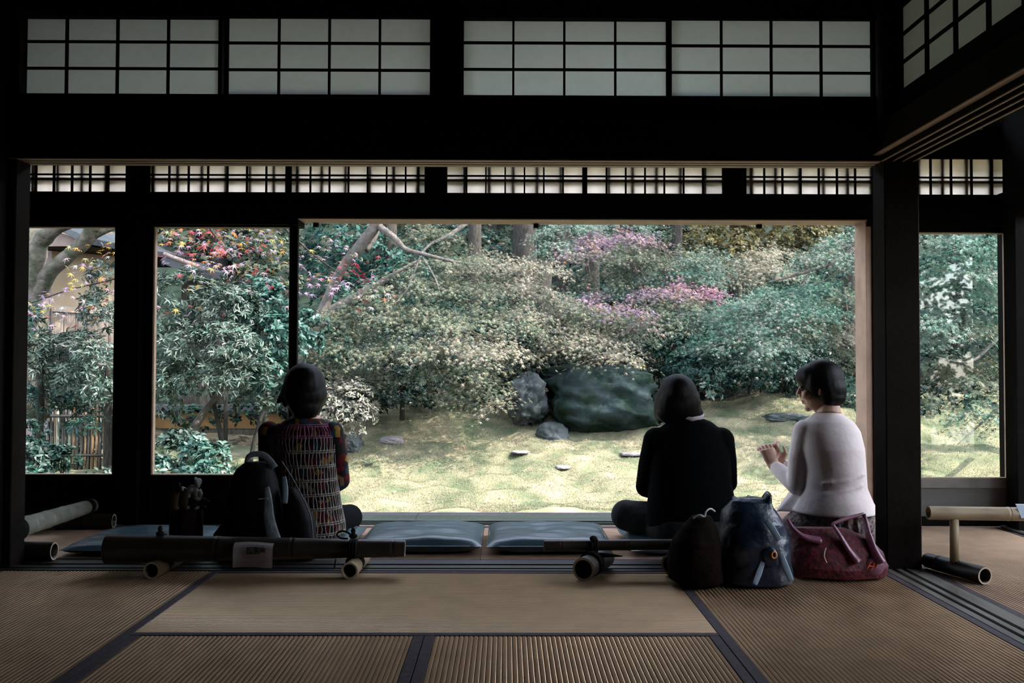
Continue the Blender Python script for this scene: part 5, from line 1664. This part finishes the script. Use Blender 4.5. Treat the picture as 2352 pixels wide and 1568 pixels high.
vest = MB()
top = MB()
rows = [975, 1000, 1033, 1066, 1098, 1130, 1162, 1194, 1218, 1240]
NS = 54
for ri, py in enumerate(rows):
    for band in (-2.2, 2.2):
        tt = t_of(min(py + band, 1241))
        (top if ri < 2 else vest).tube([on_body(tt, 2 * math.pi * k / 72 + .0, .007 + .002 * math.sin(k * 2.3)) for k in range(73)], .0028, 5, caps=False)
for ri in range(len(rows) - 1):
    for k in range(NS):
        a = 2 * math.pi * k / NS + (.5 * math.pi / NS) * (ri % 2)
        ja, jb = random.uniform(-.03, .03), random.uniform(-.03, .03)
        m_ = on_body(t_of((rows[ri] + rows[ri + 1]) / 2), a + random.uniform(-.02, .02), .008)
        (top if ri < 1 else vest).tube([on_body(t_of(rows[ri]), a + ja, .007), m_, on_body(t_of(rows[ri + 1]), a + jb, .007)], [.0032, .0021, .0032], 4, caps=False)
vest.build('crochet_vest', YARN, p1, True)['label'] = 'open-work grey crochet'
top.build('crochet_yoke', YARM, p1, True)['label'] = 'mauve rows at the shoulders'

# ------------------------------------------------------------------ bags
def lumpy(rs, seed, amp, n=40, m=30, e=2.4):
    """Soft bag body: lofted sections pushed about by noise."""
    v, f = [], []
    K = len(rs) - 1
    for j in range(m + 1):
        t = j / m * K
        i = min(int(t), K - 1)
        k = t - i
        k = k * k * (3 - 2 * k)
        (c0, ax, ay), (c1, bx, by) = rs[i], rs[i + 1]
        cx, cy, cz = [c0[q] * (1 - k) + c1[q] * k for q in range(3)]
        rx, ry = ax * (1 - k) + bx * k, ay * (1 - k) + by * k
        for q in range(n):
            a = 2 * math.pi * q / n
            ca, sa = math.cos(a), math.sin(a)
            x = rx * math.copysign(abs(ca) ** (2 / e), ca)
            y = ry * math.copysign(abs(sa) ** (2 / e), sa)
            p = Vector((x, y, cz))
            g = mnoise.noise(p * 9 + Vector((seed, 0, 0))) + .6 * (1 - abs(mnoise.noise(p * 16 + Vector((0, seed, 0)))) * 2)
            s = 1 + amp * g
            v.append((cx + x * s, cy + y * s, max(.003, cz + amp * .06 * mnoise.noise(p * 12))))
    for j in range(m):
        for q in range(n):
            r = (q + 1) % n
            f.append((j * n + q, j * n + r, (j + 1) * n + r, (j + 1) * n + q))
    f.append(tuple(range(n - 1, -1, -1)))
    f.append(tuple(range(m * n, m * n + n)))
    return MB().add(v, f)


def RB(Y, lst):
    out = []
    for py, a, b, ry in lst:
        p, q = W(a, py, Y), W(b, py, Y)
        out.append((((p.x + q.x) / 2, Y, (p.z + q.z) / 2), (q.x - p.x) / 2, ry))
    return out


NAVY = mat('navy_nylon', (.004, .012, .028), .38, .35, .35, 10, .3, 25)
YB = 3.76
bz = empty('duffel_bag', (X(1735, YB, 1300), YB, 0), 'slouching navy nylon bag with peaked top beside the maroon handbag', 'bag')
lumpy(RB(YB, [(1336, 1672, 1800, .10), (1330, 1660, 1816, .125), (1290, 1655, 1812, .125), (1240, 1656, 1806, .115), (1200, 1662, 1796, .10), (1172, 1668, 1786, .075), (1150, 1682, 1772, .045), (1142, 1694, 1756, .02)]), 3.3, .15).build('body', NAVY, bz, True)
for a, b, c_ in (((1744, 1185), (1758, 1155), (1766, 1134)), ((1706, 1185), (1696, 1162), (1690, 1146)), ((1722, 1172), (1726, 1158), (1722, 1146))):
    MB().curve([W(*a, YB), W(*b, YB), W(*c_, YB - .01)], [(.060, .040), (.044, .024), (.030, .010)], 10).build('gathered_peak', NAVY, bz, True)
PALEF = mat('pale_blue_grey_webbing', (.16, .22, .28), .7, .2, .2, 20)
for pts in (((1752, 1290), (1742, 1318), (1733, 1342)), ((1795, 1275), (1806, 1305), (1818, 1334)), ((1760, 1195), (1775, 1215), (1790, 1240))):
    MB().curve([W(px, py, YB - .125 - .012 * i) for i, (px, py) in enumerate(pts)], [(.010, .002), (.013, .002), (.010, .002)], 8, up=(0, -1, 0)).build('strap', PALEF, bz, True)
# stitched panel with a ring
MB().curve([W(1758, 1262, YB - .128), W(1768, 1275, YB - .134), W(1775, 1300, YB - .13)], [(.022, .004), (.03, .004), (.024, .004)], 10, up=(0, -1, 0)).build('flap', NAVY, bz, True)
rc = W(1778, 1274, YB - .142)
MB().tube([rc + Vector((.009 * math.cos(a), 0, .0125 * math.sin(a))) for a in [2 * math.pi * k / 16 for k in range(17)]], .0035, 6, caps=False).build('ring', mat('orange_ring', (.60, .25, .10), .5, .3), bz, True)

SACK = mat('dark_brown_canvas', (.008, .005, .0035), .9, .03, .4, 20, .3, 40)
bz = empty('drawstring_sack', (X(1590, 3.72, 1300), 3.72, 0), 'rounded dark brown drawstring sack in shadow left of the navy bag', 'bag')
lumpy(RB(3.72, [(1336, 1556, 1646, .09), (1328, 1540, 1652, .115), (1290, 1534, 1652, .12), (1240, 1548, 1652, .105), (1205, 1572, 1640, .07), (1185, 1590, 1630, .035)]), 8.1, .09).build('body', SACK, bz, True)
MB().curve([W(1592, 1190, 3.69), W(1606, 1182, 3.68), W(1618, 1186, 3.68), W(1622, 1174, 3.68), W(1632, 1168, 3.69), W(1642, 1174, 3.70)], .0035, 7).build('drawstring', mat('white_cord', (.45, .45, .43), .8, .1), bz, True)

MAR = mat('maroon_printed_cloth', (.11, .012, .020), .6, .25, vscale=70, bump=.3, bscale=60, col2=(.022, .005, .010))
MAR2 = mat('plum_satin_strap', (.16, .06, .10), .42, .4, .2, 12, .2, 30)
YM = 3.86
bz = empty('handbag', (X(1930, YM, 1300), YM, 0), 'slouchy maroon patterned cloth handbag on the mat by the corner post', 'bag')
lumpy(RB(YM, [(1322, 1850, 2020, .07), (1318, 1820, 2034, .10), (1296, 1806, 2036, .115), (1262, 1812, 2022, .10), (1232, 1822, 1990, .065), (1212, 1822, 1940, .03)]), 5.2, .07, e=2.2).build('body', MAR, bz, True)
MB().curve([W(1880, 1240, YM - .05), W(1845, 1232, YM - .05), W(1822, 1214, YM - .04), W(1808, 1192, YM - .02)], [(.045, .016), (.036, .012), (.024, .010), (.014, .008)], 10).build('strap', MAR2, bz, True)
MB().curve([W(2016, 1292, YM - .08), W(2004, 1262, YM - .07), W(1994, 1225, YM - .05), W(1984, 1180, YM - .03)], [(.062, .026), (.040, .016), (.022, .010), (.013, .008)], 10).build('strap', MAR2, bz, True)
MB().curve([W(1972, 1290, YM - .11), W(1950, 1262, YM - .095), W(1930, 1230, YM - .08), W(1912, 1203, YM - .06)], [(.035, .014), (.022, .010), (.014, .008), (.009, .006)], 10).build('strap', MAR2, bz, True)
MB().curve([W(1912, 1203, YM - .06), W(1945, 1190, YM - .045), W(1984, 1180, YM - .03)], [.006, .008, .007], 8).build('knot', MAR2, bz, True)
MB().ball(W(2008, 1300, YM - .095), (.042, .022, .036), 12, 10).build('satin_end', MAR2, bz, True)
em = MB()
for a, b in (((1992, 1306), (2000, 1290)), ((2002, 1308), (2009, 1292)), ((1994, 1299), (2010, 1301)), ((2012, 1304), (2016, 1292))):
    em.tube([W(*a, YM - .119), W(*b, YM - .119)], .0022, 5)
em.build('embroidery', mat('red_orange_thread', (.62, .10, .04), .7, .2), bz)
MB().curve([W(1897, 1258, YM - .118), W(1893, 1275, YM - .122), W(1899, 1292, YM - .12)], .0022, 6).build('tag_cord', mat('beige_cord', (.5, .42, .32), .8, .1), bz, True)

BLK = mat('black_nylon', (.003, .003, .0035), .7, .08, .3, 20, .2, 40)
GRYP = mat('pale_grey_mesh_panel', (.20, .225, .235), .8, .15, .25, 30, .3, 60)
YK = 4.19
bz = empty('backpack', (X(590, YK, 1250), YK, 0), 'black dome-topped backpack with a pale side panel standing on the mat', 'bag')
lumpy(RB(YK, [(1281, 505, 646, .09), (1266, 500, 648, .10), (1200, 514, 648, .105), (1140, 526, 640, .10), (1100, 532, 634, .085), (1075, 545, 625, .06), (1060, 565, 608, .02)]), 1.4, .03, e=2.6).build('body', BLK, bz, True)
MB().curve([W(612, 1118, YK - .10), W(616, 1150, YK - .107), W(618, 1195, YK - .11), W(632, 1250, YK - .11)], [(.012, .004), (.018, .004), (.026, .004), (.034, .004)], 8, up=(0, -1, 0)).build('side_panel', GRYP, bz, True)
MB().curve([W(566, 1062, YK - .01), W(572, 1047, YK - .01), W(592, 1042, YK - .01), W(612, 1050, YK - .01), W(630, 1075, YK - .01)], [(.010, .004), (.011, .004), (.013, .004), (.016, .004), (.02, .004)], 8, up=(0, -1, 0)).build('carry_handle', mat('grey_blue_webbing', (.12, .14, .17), .7, .2), bz, True)
MB().curve([W(594, 1146, YK - .108), W(616, 1144, YK - .11)], [(.004, .002), (.006, .002)], 6).build('zip_pull', mat('pale_tape', (.34, .34, .38), .6, .3), bz)
bz = empty('shoulder_bag', (X(685, YK, 1250), YK, 0), 'black shoulder bag with a long thin cord right of the backpack', 'bag')
lumpy(RB(YK, [(1281, 662, 724, .06), (1264, 658, 728, .075), (1190, 655, 720, .075), (1150, 654, 702, .055), (1120, 654, 678, .03)]), 6.4, .05, e=2.6).build('body', BLK, bz, True)
MB().curve([W(652, 1094, YK - .04), W(655, 1125, YK - .05), W(654, 1156, YK - .06)], [(.010, .003), (.014, .003), (.012, .003)], 8, up=(0, -1, 0)).build('strap', mat('pale_blue_strap', (.17, .22, .26), .6, .3), bz, True)
MB().curve([W(646, 1058, YK - .04), W(668, 1092, YK - .05), W(692, 1136, YK - .06), W(713, 1185, YK - .07), W(719, 1240, YK - .07)], .0028, 6).build('cord', mat('grey_cord', (.10, .10, .11), .7, .2), bz, True)
o = lumpy(RB(4.28, [(1271, 482, 556, .08), (1256, 486, 545, .08), (1225, 494, 538, .06), (1205, 507, 532, .03)]), 9.9, .12).build('folded_coat', BLK, None, True)
tag(o, 'crumpled black cloth heaped against the left side of the backpack', 'clothing')

# tall container with white shapes
YV = 4.20
bz = empty('tall_container', (X(426, YV, 1240), YV, 0), 'tall brown container topped by crumpled white shapes, left of the backpack', 'container')
BRN = mat('dark_red_brown_lacquer', (.012, .004, .0025), .7, .06, .3, 12)
cx_, r0_ = X(428, YV, 1180), 37 * YV / F
zb_, zt_ = .004, Z(1168, YV)
MB().tube([(cx_, YV, zb_), (cx_, YV, zb_ + .02), (cx_, YV, zt_ - .01), (cx_, YV, zt_)], [r0_ * .95, r0_, r0_ * 1.0, r0_ * .96], 24).build('body', BRN, bz, True)
TANW = mat('tan_split_bamboo', (.055, .032, .015), .6, .25, .4, 10)
MB().curve([W(396, 1240, YV - .05), W(398, 1180, YV - .05), W(404, 1130, YV - .04), W(408, 1108, YV - .035)], [(.014, .006), (.016, .006), (.018, .007), (.014, .006)], 10, up=(0, -1, 0)).build('back_stave', TANW, bz, True)
MB().ball(W(408, 1120, YV - .046), (.012, .004, .028), 12, 8).build('opening', BLK, bz, True)
MB().curve([W(420, 1168, YV - .03), W(424, 1140, YV - .04), W(430, 1122, YV - .04)], [(.018, .008), (.02, .009), (.012, .006)], 10, up=(0, -1, 0)).build('front_stave', TANW, bz, True)
WHT = mat('soft_white_petal', (.24, .25, .225), .8, .15, .15, 18, .3, 40)
for px, py, a, b in ((422, 1122, .014, .014), (446, 1126, .030, .034), (455, 1110, .018, .026), (460, 1134, .012, .024), (436, 1136, .022, .014), (450, 1144, .026, .014), (452, 1100, .010, .012)):
    lump = MB()
    cc = W(px, py, YV - .03)
    for k in range(5):
        lump.ball(cc + Vector((random.uniform(-1, 1) * a * .4, random.uniform(-1, 1) * .012, random.uniform(-1, 1) * b * .4)), (a * .62, .012, b * .62), 10, 7)
    lump.skin('white_bloom', WHT, bz, .004, 2)
for k in range(9):
    cc = W(random.uniform(430, 476), random.uniform(1146, 1168), YV - .02)
    MB().ball(cc, (.018, .006, .010), 8, 6, Matrix.Rotation(random.uniform(-1, 1), 3, 'Y')).build('leaf', mat('dark_leaf', (.012, .018, .012), .6, .2), bz, True)

# ------------------------------------------------------------------ bamboo barriers
GRP = 'bamboo barriers on the floor'
BAMBOO_M = mat('brown_bamboo', (.10, .065, .03), .45, .3, .4, 7, .06, 60)


def bamboo(name, pts, rad, m, parent, nodes=(), hollow=True, n=18):
    """Cane along a straight run, swelling at its nodes, hollow at the ends."""
    a, b = Vector(pts[0]), Vector(pts[1])
    ra, rb = rad
    ts = {0.0, .012, .988, 1.0}
    for t in nodes:
        ts |= {t - .012, t - .004, t, t + .004, t + .012}
    ts |= {k / 10 for k in range(11)}
    P, R = [], []
    for t in sorted(ts):
        r = ra * (1 - t) + rb * t
        for q in nodes:
            d = abs(t - q)
            if d < .001: r *= .955
            elif d < .006: r *= 1.05
        P.append(a.lerp(b, t))
        R.append(r)
    mb = MB().tube(P, R, n, caps=False)
    d = (b - a).normalized()
    # wall thickness and a plug deep inside
    for e_, r, s in ((a, ra, 1), (b, rb, -1)):
        mb.tube([e_, e_ + d * s * .0005, e_ + d * s * .05], [r, r * .80, r * .78], n, caps=False)
    o = mb.build(name, m, parent, True)
    rim = MB()
    for e_, r, s in ((a, ra, 1), (b, rb, -1)):
        rim.tube([e_ - d * s * .0006, e_ - d * s * .0006 + d * s * .002], [r * .985, r * .985], n, caps=False)
        rim.tube([e_ - d * s * .0008, e_ - d * s * .0004], [r * .99, r * .80], n, caps=False)
    rim.build('cut_end', mat('pale_cut_bamboo', (.36, .30, .22), .7, .2), o, True)
    MB().tube([a + d * .045, a + d * .046], [ra * .80, ra * .80], n).tube([b - d * .046, b - d * .045], [rb * .8, rb * .8], n).build('hollow', ROPE, o)
    return o


def lash(parent, c, axis, r, turns=3, rr=.006):
    axis = Vector(axis).normalized()
    x = axis.orthogonal().normalized()
    y = axis.cross(x)
    mb = MB()
    for k in range(turns):
        q = Vector(c) + axis * (k - (turns - 1) / 2) * rr * 2.1
        mb.tube([q + x * (r * math.cos(a)) + y * (r * math.sin(a)) for a in [2 * math.pi * i / 20 for i in range(21)]], rr, 6, caps=False)
    return mb.build('rope_lashing', ROPE, parent, True)


# front left, with the paper
xl_, xr_ = -1.645, -.425
br = empty('bamboo_barrier', ((xl_ + xr_) / 2, 3.9, 0), 'thick dark bamboo barrier with a printed paper hung over its rail', 'barrier', GRP)
ra_, rb_ = Vector((xl_, 3.88, .105)), Vector((xr_, 3.93, .100))
rail = bamboo('rail', (ra_, rb_), (.060, .034), BAMBOO_D, br, (.37, .62, .96))
for xx_ in (-1.43, -.634):
    bamboo('foot', (Vector((xx_, 3.80, .034)), Vector((xx_ + .01, 4.10, .034))), (.034, .033), BAMBOO if xx_ > -1 else BAMBOO_M, br, (.45,))
    lash(br, (xx_ + .002, 3.93, .0395), (0, 1, 0), .0345, 4, .005)
    lash(br, (xx_, 3.905, .103), (1, 0, 0), .037 + .018 * (xx_ < -1), 3, .0055)
    MB().ball((xx_, 3.89, .158 + .008 * (xx_ < -1)), (.018, .012, .012), 10, 8).ball((xx_, 3.89, .178 + .008 * (xx_ < -1)), (.010, .009, .014), 10, 8).build('knot', ROPE, br, True)
MB().curve([(-.634, 3.89, .155), (-.66, 3.885, .175), (-.685, 3.885, .178), (-.70, 3.885, .165), (-.685, 3.885, .150), (-.655, 3.885, .148)], .0042, 7).build('rope_loop', ROPE, br, True)
MB().tube([(-.70, 3.86, .07), (-.705, 3.855, .03)], .003, 6).build('rope_end', ROPE, br, True)
# the paper
PAP = mat('white_notice_paper', (.22, .20, .19), .85, .1, .06, 20)
pa, pb = W(537, 1247, 3.845), W(628, 1247, 3.845)
zt_, zb2 = pa.z, Z(1303, 3.845)
v, f = [], []
NX, NZ = 10, 12
for j in range(NZ + 1):
    for i in range(NX + 1):
        s, t = i / NX, j / NZ
        z = zt_ + (zb2 - zt_) * t
        y = 3.838 - .006 * math.sin(t * 2.2) + .02 * max(0, .12 - t) / .12 + .003 * math.sin(s * 5)
        v.append((pa.x + (pb.x - pa.x) * s, y, z + .003 * math.sin(s * 4)))
for j in range(NZ):
    for i in range(NX):
        f.append((j * (NX + 1) + i, (j + 1) * (NX + 1) + i, (j + 1) * (NX + 1) + i + 1, j * (NX + 1) + i + 1))
nf_ = len(v)
v += [(a, b + .0008, c) for a, b, c in v]
f += [tuple(q + nf_ for q in reversed(g)) for g in f]
sg = MB().add(v, f).build('paper_notice', PAP)
tag(sg, 'white paper notice with printed characters hung on the bamboo rail', 'sign')
INK = mat('black_ink', (.01, .01, .012), .9, .05)
INK2 = mat('faded_red_brown_ink', (.20, .11, .09), .9, .05)
fc = bpy.data.curves.new('lettering', 'FONT')
fc.body = '\u62b9\u8336\u5e2d'
fc.size = .026
fc.align_x = 'CENTER'
fc.extrude = .0004
fc.offset = .0003
tx = bpy.data.objects.new('lettering_source', fc)
C.objects.link(tx)
tx.location = W(588, 1268, 3.828)
tx.rotation_euler = (math.pi / 2, 0, 0)
bpy.context.view_layer.update()
dg_ = bpy.context.evaluated_depsgraph_get()
lm = MB()
for inst in dg_.object_instances:
    src = inst.parent if inst.is_instance else inst.object
    if src is not None and src.original is tx and inst.object.type in ('MESH', 'FONT', 'CURVE'):
        try:
            me_ = bpy.data.meshes.new_from_object(inst.object)
        except RuntimeError:
            continue
        mw_ = inst.matrix_world.copy()
        lm.add([mw_ @ q.co for q in me_.vertices], [tuple(g.vertices) for g in me_.polygons])
bpy.data.objects.remove(tx)
if lm.v:
    lm.build('lettering', INK, sg)
for py, a, b, th in ((1271, 566, 596, .0018), (1279, 558, 606, .0022), (1290, 552, 612, .0022), (1295, 546, 604, .0022)):
    ln = MB()
    p = a
    while p < b:
        q = min(b, p + random.uniform(3, 8))
        c0_, c1_ = W(p, py, 3.8285), W(q, py, 3.8285)
        ln.box(c0_.x, c1_.x, 3.8282, 3.8288, c0_.z - th, c0_.z + th)
        p = q + random.uniform(.8, 1.6)
    ln.build('small_print', INK2 if py > 1272 else INK, sg)

# front middle
br = empty('bamboo_barrier', (.6, 3.9, 0), 'slender dark bamboo barrier partly hidden behind the drawstring sack', 'barrier', GRP)
bamboo('rail', (Vector((X(1250, 3.9, 1250), 3.90, .118)), Vector((.85, 3.925, .120))), (.0225, .022), BAMBOO_D, br, (.10, .5, .85))
for xx_ in (X(1348, 3.85, 1290), .70):
    bamboo('foot', (Vector((xx_ - .02, 3.78 + .09 * (xx_ > .5), .046)), Vector((xx_ + .09, 4.02 + .06 * (xx_ > .5), .046))), (.047, .044), BAMBOO_D, br, (.5,))
    lash(br, (xx_ + .02 + .03 * (xx_ > .5), 3.86 + .08 * (xx_ > .5), .052), (.11, .24, 0), .047, 4, .005)
    lash(br, (xx_ + .035, 3.905, .118), (1, 0, 0), .026, 3, .005)
    MB().ball((xx_ + .03, 3.885, .150), (.016, .010, .012), 10, 8).build('knot', ROPE, br, True)
    MB().tube([(xx_ + .05, 3.87, .085), (xx_ + .10, 3.86, .086), (xx_ + .145, 3.845, .086)], [(.016, .010), (.013, .008), (.003, .002)], 8).build('rope_tail', ROPE, br, True)

# left, running away down the verandah
br = empty('bamboo_barrier', (-2.2, 4.55, 0), 'grey bamboo barrier at the far left with its rail running away along the verandah', 'barrier', GRP)
bamboo('rail', (Vector((-2.165, 4.08, .138)), Vector((-2.205, 5.01, .115))), (.046, .035), BAMBOO_G, br, (.22, .42, .62, .93))
bamboo('foot', (Vector((-2.62, 4.157, .042)), Vector((X(125, 4.157, 1263), 4.157, .042))), (.042, .040), BAMBOO_D, br, (.4,))
bamboo('foot', (Vector((X(132, 4.97, 1197), 4.95, .040)), Vector((X(262, 4.97, 1197), 4.97, .040))), (.039, .037), BAMBOO_D, br, (.5,))
lash(br, (-2.167, 4.157, .134), (-.04, .93, -.02), .048, 4, .006)
lash(br, (-2.195, 4.157, .046), (1, 0, 0), .046, 3, .006)
lash(br, (-2.2, 4.94, .118), (0, 1, 0), .039, 3, .005)
# right, on a post
br = empty('bamboo_stand', (1.84, 3.86, 0), 'pale bamboo rail on a short post and diagonal foot, right of the corner post', 'barrier', GRP)
bamboo('rail', (Vector((1.735, 3.86, .262)), Vector((2.58, 3.86, .252))), (.0275, .0285), BAMBOO, br, (.39, .8))
bamboo('foot', (Vector((1.80, 4.02, .036)), Vector((1.895, 3.72, .036))), (.031, .035), BAMBOO_D, br, (.22,))
MB().tube([(1.842, 3.862, .06), (1.842, 3.862, .245)], [.0185, .018], 14).build('post', BAMBOO, br, True)
MB().tube([(2.42, 3.862, .045), (2.42, 3.862, .24)], [.0185, .018], 14).build('post', BAMBOO, br, True)
bamboo('foot', (Vector((2.38, 4.02, .036)), Vector((2.47, 3.72, .036))), (.031, .035), BAMBOO_D, br, (.22,))
q_ = MB()
a_, b_ = X(2338, 3.83, 1170), X(2420, 3.83, 1170)
q_.add([(a_, 3.845, .300), (b_, 3.845, .300), (b_, 3.826, .262), (a_ + .012, 3.826, .246), (a_, 3.85, .3008), (b_, 3.85, .3008), (b_, 3.829, .262), (a_ + .012, 3.829, .246)], [(0, 1, 2, 3), (7, 6, 5, 4), (0, 4, 5, 1), (3, 2, 6, 7), (0, 3, 7, 4), (1, 5, 6, 2)])
tag(q_.build('paper_slip', mat('pale_blue_paper', (.42, .50, .60), .7, .2)), 'pale blue paper slip on the right-hand bamboo rail', 'paper')
